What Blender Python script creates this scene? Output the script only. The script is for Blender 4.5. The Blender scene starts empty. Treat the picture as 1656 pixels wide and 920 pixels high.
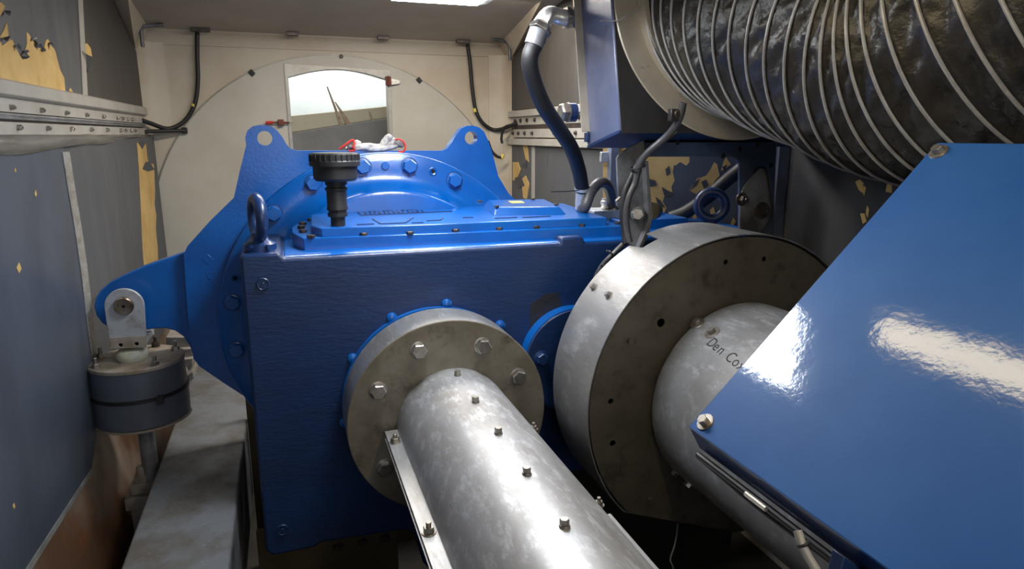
import bpy, bmesh, math, random
from mathutils import Vector, Matrix, noise
random.seed(7)
S = bpy.context.scene
C = S.collection
PI = math.pi
R = math.radians

# ------------------------------------------------------------------ camera
FPX, CX, CY = 1080.0, 828.0, 460.0
PITCH = math.atan(242 / FPX)
YAW = math.atan(373 * math.cos(PITCH) / FPX)
EYE = Vector((0, 0, 2.0))
FW = Vector((math.sin(YAW) * math.cos(PITCH), math.cos(YAW) * math.cos(PITCH), -math.sin(PITCH)))
RT = Vector((math.cos(YAW), -math.sin(YAW), 0))
UP = RT.cross(FW)
cam = bpy.data.cameras.new('camera')
cam.sensor_width = 36
cam.lens = 36 * FPX / 1656
cam.clip_start = 0.02
co = bpy.data.objects.new('camera', cam)
C.objects.link(co)
co.matrix_world = Matrix((
    (RT.x, UP.x, -FW.x, EYE.x), (RT.y, UP.y, -FW.y, EYE.y), (RT.z, UP.z, -FW.z, EYE.z), (0, 0, 0, 1)))
S.camera = co

# ------------------------------------------------------------------ world, exposure, lights
S.view_settings.view_transform = 'Standard'
S.view_settings.look = 'None'
S.view_settings.gamma = 1
S.view_settings.use_curve_mapping = False
S.view_settings.exposure = 0.2
W = bpy.data.worlds.new('world')
S.world = W
W.use_nodes = True
W.node_tree.nodes['Background'].inputs[0].default_value = (0.75, 0.85, 1.0, 1)
W.node_tree.nodes['Background'].inputs[1].default_value = 0.12


def area(name, loc, aim, size, sizey, power, col, spread=180):
    l = bpy.data.lights.new(name, 'AREA')
    l.shape = 'RECTANGLE'
    l.size = size
    l.size_y = sizey
    l.energy = power
    l.color = col
    l.spread = R(spread)
    o = bpy.data.objects.new(name, l)
    C.objects.link(o)
    o.location = loc
    o.rotation_euler = (Vector(aim) - Vector(loc)).to_track_quat('-Z', 'Y').to_euler()
    return o


# added fill behind the camera for ambient brightness, then daylight in the hub
area('rear_fill', (0.5, -1.9, 2.2), (0.5, 2.0, 1.5), 1.8, 1.4, 15, (0.86, 0.92, 1.0))
area('hub_daylight', (0.35, 5.25, 2.85), (0.35, 5.35, 1.9), 1.2, 0.3, 15, (0.97, 1.0, 1.0))
area('bow_fill', (0.62, 3.35, 2.70), (0.60, 3.40, 1.6), 1.5, 0.25, 27, (1.0, 0.91, 0.78))  # added fill without a fixture, widened to brighten the bow and bracket

area('starboard_fill', (1.25, 3.1, 2.62), (1.35, 2.6, 1.6), 0.3, 0.3, 9, (0.95, 0.96, 1.0))  # added fill, no lamp hangs here; lifts the bracket and torn foam


# ------------------------------------------------------------------ measuring helpers
def ray(x, y):
    return FW + RT * ((x - CX) / FPX) - UP * ((y - CY) / FPX)


def aY(x, y, v):
    d = ray(x, y); return EYE + d * (v / d.y)


def aX(x, y, v):
    d = ray(x, y); return EYE + d * (v / d.x)


def aZ(x, y, v):
    d = ray(x, y); return EYE + d * ((v - 2.0) / d.z)


def aP(x, y, p0, n):
    d = ray(x, y); return EYE + d * ((Vector(p0) - EYE).dot(n) / d.dot(n))


# ------------------------------------------------------------------ materials
def mat(name, col, rough=0.5, metal=0.0, col2=None, nscale=6.0, lo=0.4, hi=0.65, detail=6, bump=0.0, bscale=40.0,
        coat=0.0, stretch=(1, 1, 1), spec=0.5, r2=None, col3=None, n3=20.0, lo3=0.6, hi3=0.75, emit=None, estr=0, trans=0, brand=0.0):
    m = bpy.data.materials.new(name)
    m.use_nodes = True
    nt = m.node_tree
    b = nt.nodes['Principled BSDF']
    b.inputs['Base Color'].default_value = (*col, 1)
    b.inputs['Roughness'].default_value = rough
    b.inputs['Metallic'].default_value = metal
    b.inputs['Coat Weight'].default_value = coat
    b.inputs['Coat Roughness'].default_value = 0.08
    b.inputs['Specular IOR Level'].default_value = spec
    b.inputs['Transmission Weight'].default_value = trans
    if emit:
        b.inputs['Emission Color'].default_value = (*emit, 1)
        b.inputs['Emission Strength'].default_value = estr
    tc = nt.nodes.new('ShaderNodeTexCoord')
    mp = nt.nodes.new('ShaderNodeMapping')
    mp.inputs['Scale'].default_value = stretch
    nt.links.new(tc.outputs['Object'], mp.inputs['Vector'])

    def nz(scale, det=6, rg=0.6):
        n = nt.nodes.new('ShaderNodeTexNoise')
        n.inputs['Scale'].default_value = scale
        n.inputs['Detail'].default_value = det
        n.inputs['Roughness'].default_value = rg
        nt.links.new(mp.outputs['Vector'], n.inputs['Vector'])
        return n.outputs['Fac']

    def ramp(src, a, z):
        r = nt.nodes.new('ShaderNodeMapRange')
        r.inputs['From Min'].default_value = a
        r.inputs['From Max'].default_value = z
        nt.links.new(src, r.inputs['Value'])
        return r.outputs['Result']
    cur = None
    if col2:
        f = ramp(nz(nscale, detail), lo, hi)
        mx = nt.nodes.new('ShaderNodeMix'); mx.data_type = 'RGBA'
        nt.links.new(f, mx.inputs['Factor'])
        mx.inputs['A'].default_value = (*col, 1)
        mx.inputs['B'].default_value = (*col2, 1)
        cur = mx.outputs['Result']
        if r2 is not None:
            rr = nt.nodes.new('ShaderNodeMapRange')
            nt.links.new(f, rr.inputs['Value'])
            rr.inputs['To Min'].default_value = rough
            rr.inputs['To Max'].default_value = r2
            nt.links.new(rr.outputs['Result'], b.inputs['Roughness'])
    if col3:
        f = ramp(nz(n3, 8, 0.7), lo3, hi3)
        mx = nt.nodes.new('ShaderNodeMix'); mx.data_type = 'RGBA'
        nt.links.new(f, mx.inputs['Factor'])
        if cur: nt.links.new(cur, mx.inputs['A'])
        else: mx.inputs['A'].default_value = (*col, 1)
        mx.inputs['B'].default_value = (*col3, 1)
        cur = mx.outputs['Result']
    if cur:
        nt.links.new(cur, b.inputs['Base Color'])
    if bump:
        bp = nt.nodes.new('ShaderNodeBump')
        bp.inputs['Strength'].default_value = bump
        bp.inputs['Distance'].default_value = 0.01
        nt.links.new(nz(bscale, 4), bp.inputs['Height'])
        nt.links.new(bp.outputs['Normal'], b.inputs['Normal'])
        if coat: nt.links.new(bp.outputs['Normal'], b.inputs['Coat Normal'])
    return m


M = {}
M['blue'] = mat('blue_machine_paint', (0.0, 0.112, 0.45), 0.32, 0, (0.0, 0.085, 0.36), 5, bump=0.07, bscale=90, coat=0.5,
                col3=(0.01, 0.15, 0.50), n3=28, lo3=0.62, hi3=0.8)
M['blue_cast_shaded'] = mat('shaded_blue_cast_housing', (0.008, 0.034, 0.125), 0.40, 0, (0.010, 0.027, 0.092), 4, bump=0.16, bscale=70, stretch=(.5, 1, 1.6), coat=0.12,
                      col3=(0.016, 0.046, 0.15), n3=9, lo3=0.58, hi3=0.8)  # rough cast blue, darkened: the front's weaker light is in the colour
M['blue_bolt'] = mat('blue_painted_bolt', (0.004, 0.11, 0.42), 0.3, 0, bump=0.1, coat=0.3)
M['navy'] = mat('dark_blue_paint', (0.012, 0.045, 0.17), 0.35, 0, (0.01, 0.03, 0.10), 9, bump=0.12, coat=0.3, col3=(0.12, 0.08, 0.05), n3=16, lo3=0.7, hi3=0.8)
M['guard_blue'] = mat('glossy_blue_sheet', (0.010, 0.088, 0.35), 0.55, 0, (0.018, 0.110, 0.39), 3, spec=0.25, bump=0.05, bscale=26, coat=1.0,
                      col3=(0.35, 0.5, 0.8), n3=60, lo3=0.755, hi3=0.80)
M['cooler_blue'] = mat('dusty_blue_grey_paint', (0.10, 0.125, 0.23), 0.36, 0.15, (0.17, 0.19, 0.29), 4, bump=0.05, coat=0.25,
                       col3=(0.09, 0.08, 0.10), n3=9, lo3=0.6, hi3=0.75)
M['cooler_under'] = mat('shaded_blue_underside', (0.004, 0.025, 0.10), 0.5, 0)  # cooler blue darkened: shade on the bottom face put into the colour
M['black_panel'] = mat('black_cooler_face', (0.020, 0.020, 0.023), 0.55, 0, (0.035, 0.032, 0.03), 9, bump=0.05)
M['steel'] = mat('scuffed_stainless', (0.48, 0.49, 0.52), 0.46, 0.62, (0.31, 0.30, 0.295), 4, lo=.36, hi=.68, r2=0.58, bump=0.06, bscale=18,
                 col3=(0.78, 0.80, 0.86), n3=20, lo3=0.5, hi3=0.78, stretch=(2.2, .7, 0.5))
M['steel_band'] = mat('brushed_steel_band', (0.46, 0.46, 0.47), 0.42, 0.75, (0.28, 0.27, 0.26), 9, r2=0.55, bump=0.08, bscale=30,
                      col3=(0.62, 0.63, 0.66), n3=18, lo3=0.5, hi3=0.7, stretch=(2, 0.4, 0.6))
M['steel_dirty'] = mat('oily_brown_steel', (0.29, 0.26, 0.215), 0.5, 0.4, (0.19, 0.165, 0.125), 6, r2=0.62, bump=0.05, bscale=20,
                       col3=(0.085, 0.065, 0.05), n3=9, lo3=0.53, hi3=0.72)
M['steel_dark'] = mat('oily_dark_steel', (0.17, 0.15, 0.12), 0.5, 0.35, (0.115, 0.10, 0.078), 5, r2=0.62, bump=0.05, bscale=20,
                      col3=(0.055, 0.045, 0.035), n3=10, lo3=0.54, hi3=0.72)
M['bolt'] = mat('zinc_bolt', (0.42, 0.40, 0.37), 0.35, 0.85, (0.28, 0.25, 0.22), 30, bump=0.05)
M['bolt_dark'] = mat('dark_oily_bolt', (0.06, 0.055, 0.06), 0.4, 0.6, (0.12, 0.09, 0.07), 30)
M['chrome'] = mat('bright_fitting', (0.78, 0.75, 0.68), 0.3, 0.55, (0.5, 0.42, 0.28), 18, lo=0.55, hi=0.8)
M['galv'] = mat('galvanised_beam', (0.25, 0.27, 0.30), 0.42, 0.35, (0.16, 0.145, 0.13), 6, r2=0.6, bump=0.1, bscale=50,
                col3=(0.50, 0.52, 0.56), n3=50, lo3=0.62, hi3=0.72)
M['wall'] = mat('white_fibreglass', (0.60, 0.54, 0.44), 0.45, 0, (0.52, 0.43, 0.32), 3, bump=0.12, bscale=9, col3=(0.42, 0.37, 0.31), n3=5, lo3=0.62, hi3=0.85)
M['disc'] = mat('grey_white_bulkhead', (0.56, 0.54, 0.48), 0.42, 0, (0.50, 0.47, 0.40), 3, bump=0.04, bscale=8)
M['ceil'] = mat('ceiling_fibreglass', (0.52, 0.47, 0.40), 0.55, 0, (0.45, 0.40, 0.34), 3)
M['foam_skin'] = mat('grey_foam_skin', (0.085, 0.092, 0.108), 0.5, 0, (0.115, 0.118, 0.125), 4, r2=0.62, bump=0.05, bscale=6,
                     stretch=(1, 3, 0.5), col3=(0.055, 0.058, 0.066), n3=8, lo3=0.56, hi3=0.75)
M['foam_near'] = mat('blue_grey_foam_skin', (0.080, 0.100, 0.140), 0.42, 0, (0.060, 0.074, 0.105), 3, bump=0.03, bscale=6,
                     stretch=(1, 1.2, 0.8), col3=(0.19, 0.21, 0.25), n3=22, lo3=0.66, hi3=0.76)
M['foam_dark'] = mat('dark_grey_foam_skin', (0.062, 0.058, 0.054), 0.6, 0, (0.075, 0.070, 0.066), 4, bump=0.04, stretch=(1, 3, 0.4))
M['foam_shaded'] = mat('shadow_grey_foam_skin', (0.028, 0.028, 0.031), 0.6, 0, (0.05, 0.05, 0.054), 4, stretch=(1, 2, 0.5))  # foam skin with the duct's shade put into its colour
M['foam'] = mat('yellow_foam', (0.66, 0.46, 0.19), 0.9, 0, (0.55, 0.36, 0.13), 8, bump=0.25, bscale=30, col3=(0.38, 0.24, 0.08), n3=14, lo3=0.6, hi3=0.8)
M['flap'] = mat('curled_skin', (0.045, 0.05, 0.065), 0.45, 0)
M['tape'] = mat('silver_tape', (0.44, 0.45, 0.45), 0.38, 0.35, (0.30, 0.29, 0.27), 14, bump=0.4, bscale=35, stretch=(1, 1, 2))
M['rail'] = mat('rail_grey_paint', (0.47, 0.46, 0.43), 0.42, 0.1, (0.40, 0.38, 0.35), 9, bump=0.03)
M['foil'] = mat('crumpled_foil', (0.62, 0.61, 0.60), 0.28, 0.6, (0.42, 0.40, 0.36), 12, bump=0.5, bscale=12, stretch=(1, 0.3, 2))
M['rub'] = mat('black_rubber', (0.018, 0.018, 0.02), 0.5, 0, bump=0.05)
M['rubgrey'] = mat('grey_rubber_hose', (0.075, 0.075, 0.085), 0.42, 0, (0.05, 0.048, 0.05), 20)
M['hose_blue'] = mat('blue_black_hose', (0.010, 0.010, 0.012), 0.5, 0, (0.008, 0.012, 0.024), 5, lo=0.5, hi=0.62, bump=0.08, bscale=80)
M['duct'] = mat('black_coated_fabric', (0.019, 0.018, 0.019), 0.40, 0, (0.032, 0.026, 0.019), 5, bump=0.45, bscale=26, spec=0.7)
M['wire'] = mat('duct_wire', (0.44, 0.44, 0.45), 0.42, 0.3, (0.34, 0.32, 0.31), 20)
M['cowl'] = mat('beige_cowl', (0.56, 0.50, 0.41), 0.4, 0.35, (0.44, 0.38, 0.30), 6, col3=(0.3, 0.24, 0.18), n3=15, lo3=0.62, hi3=0.75)
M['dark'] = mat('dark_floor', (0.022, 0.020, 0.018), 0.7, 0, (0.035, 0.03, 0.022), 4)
M['hull'] = mat('stained_hull', (0.34, 0.28, 0.235), 0.5, 0, (0.13, 0.07, 0.04), 1.2, lo=0.42, hi=0.6, bump=0.05, col3=(0.30, 0.11, 0.035), n3=2.2, lo3=0.55, hi3=0.75)
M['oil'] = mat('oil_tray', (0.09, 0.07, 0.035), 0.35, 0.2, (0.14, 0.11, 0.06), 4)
M['pvcgrey'] = mat('grey_damper_rubber', (0.105, 0.125, 0.17), 0.42, 0, (0.085, 0.10, 0.135), 7, bump=0.03)
M['clevis'] = mat('pale_zinc_plate', (0.50, 0.53, 0.58), 0.42, 0.35, (0.26, 0.24, 0.22), 16, lo=0.5, hi=0.7)
M['topplate'] = mat('dusty_top_plate', (0.40, 0.36, 0.32), 0.55, 0.2, (0.27, 0.22, 0.16), 16)
M['beige_plastic'] = mat('yellowed_plastic', (0.58, 0.58, 0.44), 0.35, 0, (0.45, 0.48, 0.45), 20)
M['pinsteel'] = mat('pin_steel', (0.36, 0.32, 0.28), 0.3, 0.9, (0.22, 0.16, 0.12), 30)
M['glove'] = mat('white_glove_fabric', (0.62, 0.60, 0.60), 0.9, 0, (0.34, 0.32, 0.33), 40, bump=0.3, bscale=150)
M['glovegrey'] = mat('grey_glove_fabric', (0.20, 0.18, 0.18), 0.9, 0, (0.3, 0.28, 0.28), 40)
M['red'] = mat('red_trim', (0.62, 0.035, 0.03), 0.7, 0)
M['hub'] = mat('hub_shell', (0.80, 0.83, 0.82), 0.5, 0, (0.72, 0.76, 0.74), 2)
M['hubgrey'] = mat('hub_grey', (0.16, 0.17, 0.18), 0.5, 0, (0.22, 0.22, 0.22), 5, bump=0.1)
M['hubbeige'] = mat('hub_beige', (0.46, 0.44, 0.34), 0.5, 0)
M['streak'] = mat('brown_streak', (0.28, 0.19, 0.12), 0.6, 0, (0.45, 0.38, 0.28), 30)
M['yellow'] = mat('yellow_label', (0.75, 0.62, 0.12), 0.5, 0)
M['orange'] = mat('orange_label', (0.62, 0.30, 0.03), 0.5, 0)
M['hatchframe'] = mat('hatch_metal', (0.42, 0.41, 0.38), 0.4, 0.4, (0.33, 0.31, 0.28), 9)
M['rust'] = mat('rusty_latch', (0.20, 0.045, 0.03), 0.55, 0.3, (0.10, 0.05, 0.03), 30)
M['ink'] = mat('black_marker_ink', (0.02, 0.02, 0.03), 0.6, 0)
M['hole'] = mat('dark_hole', (0.006, 0.005, 0.005), 0.9, 0)
M['oilmark'] = mat('dark_oil_stain', (0.028, 0.026, 0.026), 0.45, 0, (0.02, 0.025, 0.05), 12, bump=0.3, bscale=45)
M['block'] = mat('grey_concrete_like', (0.33, 0.30, 0.27), 0.8, 0, (0.22, 0.20, 0.18), 14, bump=0.3)
M['postblue'] = mat('pale_blue_grey_post', (0.20, 0.23, 0.32), 0.45, 0.1, (0.14, 0.16, 0.22), 9)
M['bracket'] = mat('oily_blue_bracket', (0.075, 0.125, 0.24), 0.38, 0.1, (0.06, 0.07, 0.10), 4, coat=0.15, bump=0.05, col3=(0.10, 0.08, 0.06), n3=12, lo3=0.6, hi3=0.78)
M['bracket_grey'] = mat('oily_grey_bracket', (0.28, 0.285, 0.31), 0.42, 0.3, (0.07, 0.07, 0.075), 6, bump=0.05)
M['glass'] = mat('lamp_frame', (0.75, 0.72, 0.6), 0.4, 0)
M['day'] = mat('skylight_diffuser', (0.9, 0.9, 0.9), 0.5, 0, emit=(0.93, 0.97, 1.0), estr=38)
M['tube'] = mat('warm_tube_diffuser', (0.9, 0.9, 0.9), 0.5, 0, emit=(1.0, 0.82, 0.50), estr=12.0)


# ------------------------------------------------------------------ object helpers
def loc0(p):
    while p is not None and p.parent is not None:
        p = p.parent
    return Vector(p.location) if p is not None else Vector((0, 0, 0))


def obj(name, bm, m, parent=None, bevel=0.0, smooth=35, label=None, seg=2):
    off = loc0(parent)
    bmesh.ops.recalc_face_normals(bm, faces=bm.faces[:])
    me = bpy.data.meshes.new(name)
    if parent is not None and off.length > 0:
        bmesh.ops.translate(bm, verts=bm.verts[:], vec=-off)
    bm.to_mesh(me)
    bm.free()
    ms = m if isinstance(m, (list, tuple)) else [m]
    for x in ms: me.materials.append(x)
    me.shade_smooth()
    me.set_sharp_from_angle(angle=R(smooth))
    o = bpy.data.objects.new(name, me)
    C.objects.link(o)
    if parent is not None: o.parent = parent
    if bevel:
        b = o.modifiers.new('bevel', 'BEVEL')
        b.width = bevel; b.segments = seg; b.limit_method = 'ANGLE'; b.angle_limit = R(40)
        b.harden_normals = False
    if label: o['label'] = label
    return o


def tag(o, label, cat, group=None):
    o['label'] = label; o['category'] = cat
    if group: o['group'] = group
    return o


def thing(name, label, cat, loc=(0, 0, 0), group=None):
    o = bpy.data.objects.new(name, None)
    C.objects.link(o)
    o.location = loc
    o.empty_display_size = 0.05
    return tag(o, label, cat, group)


def struct(name, bm, m, parent=None, **k):
    o = obj(name, bm, m, parent, **k)
    if parent is None: o['kind'] = 'structure'
    return o


def nb(): return bmesh.new()


def box(bm, a, b):
    vs = [bm.verts.new((x, y, z)) for x in (a[0], b[0]) for y in (a[1], b[1]) for z in (a[2], b[2])]
    for f in ((0, 1, 3, 2), (4, 6, 7, 5), (0, 4, 5, 1), (2, 3, 7, 6), (0, 2, 6, 4), (1, 5, 7, 3)):
        bm.faces.new([vs[i] for i in f])
    return bm


def prism(bm, pts, vec, holes=()):
    """polygon (3-D points in one plane, with holes) pushed along vec"""
    vec = Vector(vec)
    loops = [[Vector(p) for p in pts]] + [[Vector(p) for p in h] for h in holes]
    edges = []
    ring = []
    for lp in loops:
        v = [bm.verts.new(p) for p in lp]
        w = [bm.verts.new(p + vec) for p in lp]
        n = len(v)
        for i in range(n):
            bm.faces.new((v[i], v[(i + 1) % n], w[(i + 1) % n], w[i]))
        ring.append((v, w))
    if len(loops) == 1:
        bm.faces.new(ring[0][0]); bm.faces.new(list(reversed(ring[0][1])))
    else:
        for k in (0, 1):
            es = []
            for rg in ring:
                v = rg[k]
                for i in range(len(v)):
                    es.append(bm.edges.get((v[i], v[(i + 1) % len(v)])))
            bmesh.ops.triangle_fill(bm, use_beauty=True, use_dissolve=False, edges=es)
    return bm


def circ(c, r, n=48, axis='y', a0=0, a1=None):
    """points of a circle; axis y: in the XZ plane"""
    out = []
    full = a1 is None
    if full: a1 = a0 + 2 * PI
    for i in range(n if full else n + 1):
        a = a0 + (a1 - a0) * i / n
        if axis == 'y': out.append(Vector((c[0] + r * math.cos(a), c[1], c[2] + r * math.sin(a))))
        elif axis == 'z': out.append(Vector((c[0] + r * math.cos(a), c[1] + r * math.sin(a), c[2])))
        else: out.append(Vector((c[0], c[1] + r * math.cos(a), c[2] + r * math.sin(a))))
    return out


def frame(d):
    d = Vector(d).normalized()
    a = Vector((0, 0, 1)) if abs(d.z) < 0.9 else Vector((1, 0, 0))
    u = a.cross(d).normalized()
    return u, d.cross(u).normalized(), d


def lathe(bm, prof, base, axis, n=64, closed=False):
    """prof: (radius, distance along axis)"""
    u, v, d = frame(axis)
    base = Vector(base)
    rings = []
    for r, h in prof:
        if r < 1e-6:
            rings.append([bm.verts.new(base + d * h)])
        else:
            rings.append([bm.verts.new(base + d * h + (u * math.cos(2 * PI * i / n) + v * math.sin(2 * PI * i / n)) * r) for i in range(n)])
    prs = list(zip(rings, rings[1:]))
    if closed: prs.append((rings[-1], rings[0]))
    for a, b in prs:
        for i in range(n):
            j = (i + 1) % n
            if len(a) == 1 and len(b) == 1: continue
            if len(a) == 1: bm.faces.new((a[0], b[j], b[i]))
            elif len(b) == 1: bm.faces.new((a[i], a[j], b[0]))
            else: bm.faces.new((a[i], a[j], b[j], b[i]))
    return bm


def cyl(bm, a, b, r, n=32, r2=None):
    a = Vector(a); b = Vector(b)
    L = (b - a).length
    return lathe(bm, [(0, 0), (r, 0), (r if r2 is None else r2, L), (0, L)], a, b - a, n)


def spline(pts, k=8):
    P = [Vector(p) for p in pts]
    P = [P[0] * 2 - P[1]] + P + [P[-1] * 2 - P[-2]]
    out = []
    for i in range(1, len(P) - 2):
        for s in range(k):
            t = s / k
            p0, p1, p2, p3 = P[i - 1:i + 3]
            out.append(0.5 * ((2 * p1) + (p2 - p0) * t + (2 * p0 - 5 * p1 + 4 * p2 - p3) * t * t + (3 * p1 - p0 - 3 * p2 + p3) * t ** 3))
    out.append(P[-2])
    return out


def tube(bm, path, r, n=12, cap=True):
    path = [Vector(p) for p in path]
    prev = None
    rings = []
    for i, p in enumerate(path):
        d = (path[min(i + 1, len(path) - 1)] - path[max(i - 1, 0)])
        if d.length < 1e-9: d = Vector((0, 0, 1))
        d.normalize()
        if prev is None: u, v, _ = frame(d)
        else:
            u = (prev - d * prev.dot(d)).normalized(); v = d.cross(u)
        prev = u
        rr = r(i / (len(path) - 1)) if callable(r) else r
        rings.append([bm.verts.new(p + (u * math.cos(2 * PI * k / n) + v * math.sin(2 * PI * k / n)) * rr) for k in range(n)])
    for a, b in zip(rings, rings[1:]):
        for i in range(n):
            j = (i + 1) % n
            bm.faces.new((a[i], a[j], b[j], b[i]))
    if cap:
        bm.faces.new(list(reversed(rings[0]))); bm.faces.new(rings[-1])
    return bm


def torus(bm, c, axis, Rr, r, n=40, m=12):
    u, v, d = frame(axis)
    c = Vector(c)
    rg = []
    for i in range(n):
        a = 2 * PI * i / n
        o = u * math.cos(a) + v * math.sin(a)
        rg.append([bm.verts.new(c + o * (Rr + r * math.cos(2 * PI * k / m)) + d * r * math.sin(2 * PI * k / m)) for k in range(m)])
    for i in range(n):
        a, b = rg[i], rg[(i + 1) % n]
        for k in range(m):
            l = (k + 1) % m
            bm.faces.new((a[k], b[k], b[l], a[l]))
    return bm


_bolt = {}


def bolt_mesh(af, h, washer, wr, stud, m, flat=False):
    key = (af, h, washer, wr, stud, m.name, flat)
    if key in _bolt: return _bolt[key]
    bm = nb()
    z = 0
    if washer:
        lathe(bm, [(0, 0), (wr, 0), (wr, washer * 0.8), (wr * 0.96, washer), (0, washer)], (0, 0, 0), (0, 0, 1), 24)
        z = washer
    r = af / math.sqrt(3)
    lathe(bm, [(0, z), (r, z), (r, z + h * 0.86), (r * 0.88, z + h), (0, z + h)], (0, 0, 0), (0, 0, 1), 6)
    if stud:
        lathe(bm, [(0, z + h), (af * 0.28, z + h), (af * 0.28, z + h + stud * 0.9), (af * 0.22, z + h + stud), (0, z + h + stud)], (0, 0, 0), (0, 0, 1), 14)
    bmesh.ops.recalc_face_normals(bm, faces=bm.faces[:])
    me = bpy.data.meshes.new('bolt')
    bm.to_mesh(me); bm.free()
    me.materials.append(m)
    me.shade_smooth(); me.set_sharp_from_angle(angle=R(30))
    _bolt[key] = me
    return me


def bolt(parent, p, n, af=0.03, h=0.015, washer=0.003, wr=None, stud=0, m=None, name='bolt', spin=None):
    me = bolt_mesh(af, h, washer, wr or af * 0.72, stud, m or M['bolt'])
    o = bpy.data.objects.new(name, me)
    C.objects.link(o)
    o.parent = parent
    o.location = Vector(p) - loc0(parent)
    q = Vector(n).to_track_quat('Z', 'Y').to_matrix().to_4x4() @ Matrix.Rotation(random.random() * 6 if spin is None else spin, 4, 'Z')
    o.rotation_euler = q.to_euler()
    return o


# ================================================================== THE SETTING
XL, XR, YB = -0.76, 1.50, 4.50


def ceilz(y): return 2.585 + 0.13 * (4.5 - y)


# left wall (one sheet with thickness)
bm = nb()
prism(bm, [(XL - 0.005, -2.2, 0.75), (XL - 0.005, 4.7, 0.75), (XL - 0.005, 4.7, 3.5), (XL - 0.005, -2.2, 3.5)], (-0.06, 0, 0))
struct('wall_left', bm, M['wall'])
# right wall: straight by the bow, then stepping outward, then straight along the machine
bm = nb()
ft = [(1.50, 4.7), (1.50, 2.98), (2.10, 2.62), (2.10, -2.2), (2.16, -2.2), (2.16, 2.66), (1.56, 3.02), (1.56, 4.7)]
prism(bm, [(x, y, 0.0) for x, y in ft], (0, 0, 3.5))
struct('wall_right', bm, M['wall'])
# back wall with the opening behind the hatch
WC = (0.35, YB, 1.36); WR = 1.125


def arch(y, x0, x1, z0, z1, rise, n=14):
    pts = [Vector((x0, y, z0)), Vector((x1, y, z0))]
    for i in range(n + 1):
        t = i / n
        pts.append(Vector((x1 + (x0 - x1) * t, y, z1 + rise * math.sin(PI * t))))
    return pts


wx0, wz0 = 0.065, 1.72
wx1 = 0.668
opening = arch(YB, wx0, wx1, wz0, 2.345, 0.055)
bm = nb()
prism(bm, [(XL - 0.06, YB + .01, 0.0), (1.56, YB + .01, 0.0), (1.56, YB + .01, 3.2), (XL - 0.06, YB + .01, 3.2)], (0, 0.06, 0), [[p + Vector((0, .01, 0)) for p in opening]])
struct('wall_back', bm, M['wall'])
bm = nb()
prism(bm, circ((WC[0], YB - 0.004, WC[2]), WR, 160), (0, 0.0135, 0), [[p + Vector((0, -.004, 0)) for p in arch(YB, wx0, wx1, wz0, 2.345, 0.055)]])
o = obj('bulkhead_disc', bm, M['disc'], None, bevel=0.002)
tag(o, 'large round grey-white disc closing the bow wall behind the blue gearbox', 'disc')
# thin dark joint round the disc
bm = nb()
torus(bm, (WC[0], YB - 0.001, WC[2]), (0, 1, 0), WR + 0.003, 0.0035, 160, 6)
obj('joint', bm, M['hatchframe'], o)
# ceiling
bm = nb()
prism(bm, [(-0.83, 4.7, ceilz(4.7)), (-0.83, -2.2, ceilz(-2.2)), (-0.83, -2.2, ceilz(-2.2) + .06), (-0.83, 4.7, ceilz(4.7) + .06)], (3.0, 0, 0))
struct('ceiling', bm, M['ceil'])
# sloping strips where ceiling meets the walls
CN = Vector((0, .13, 1)); CP0 = Vector((0, 4.5, 2.585))
for nm, W1, W2, cpx in (('trim_1', Vector((XL, 4.53, 2.43)), Vector((XL, 3.75, 2.76)), ((243, 50), (205, -10))),
                        ('trim_2', Vector((XR, 4.53, 2.47)), Vector((XR, 3.45, 2.80)), ((803, 76), (880, -8)))):
    C1, C2 = aP(*cpx[0], CP0, CN), aP(*cpx[1], CP0, CN)
    C1.y = 4.53; C1.z = ceilz(4.53); C1.x = max(min(C1.x, XR - .05), XL + .05); C2.x = XL + .10 if W1.x < 0 else C2.x
    bm = nb()
    sgn = .02 if W1.x > 0 else -.02
    vs = [W1, W2, C2, C1]; bk_ = [p + Vector((sgn, 0, .02)) for p in vs]
    a_ = [bm.verts.new(p) for p in vs]; b_ = [bm.verts.new(p) for p in bk_]
    for tri in ((0, 1, 2), (0, 2, 3)):
        bm.faces.new([a_[k] for k in tri]); bm.faces.new([b_[k] for k in reversed(tri)])
    for k in range(4): bm.faces.new((a_[k], a_[(k + 1) % 4], b_[(k + 1) % 4], b_[k]))
    struct(nm, bm, M['wall'])
bm = nb()
prof = [(4.455, ceilz(4.455) + .001), (4.475, 2.580), (4.490, 2.565), (4.499, 2.545), (4.503, 2.51), (4.53, 2.51), (4.53, 2.66), (4.455, 2.66)]
prism(bm, [(-0.76, y, z) for y, z in prof], (2.26, 0, 0))
struct('trim_3', bm, M['wall'], smooth=60)
# round vertical coves in the back corners
for k, (xx, s) in enumerate(((XL, 1), (XR, -1))):
    bm = nb()
    pr_ = [(xx, 4.36), (xx + s * .012, 4.42), (xx + s * .04, 4.465), (xx + s * .09, 4.49), (xx + s * .15, 4.499), (xx + s * .15, 4.53), (xx - s * .02, 4.53), (xx - s * .02, 4.36)]
    prism(bm, [(x, y, 2.0 if k == 0 else 0.9) for x, y in pr_], (0, 0, 0.52 if k == 0 else 1.62))
    struct('trim_%d' % (4 + k), bm, M['wall'], smooth=60)
# floor pan and lower hull
bm = nb(); box(bm, (-0.9, -2.2, -0.06), (2.2, 4.6, 0.0)); struct('floor', bm, M['dark'])
bm = nb()
prism(bm, [(-0.765, -2.2, 0.86), (-0.765, 4.55, 0.86), (-0.62, 4.55, 0.02), (-0.62, -2.2, 0.02)], (-0.05, 0, 0))
struct('trim_6', bm, M['hull'])
bm = nb()
prism(bm, [(-0.9, -2.2, 0), (2.2, -2.2, 0), (2.2, -2.2, 3.6), (-0.9, -2.2, 3.6)], (0, -0.05, 0))
struct('wall_rear', bm, M['wall'])

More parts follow.
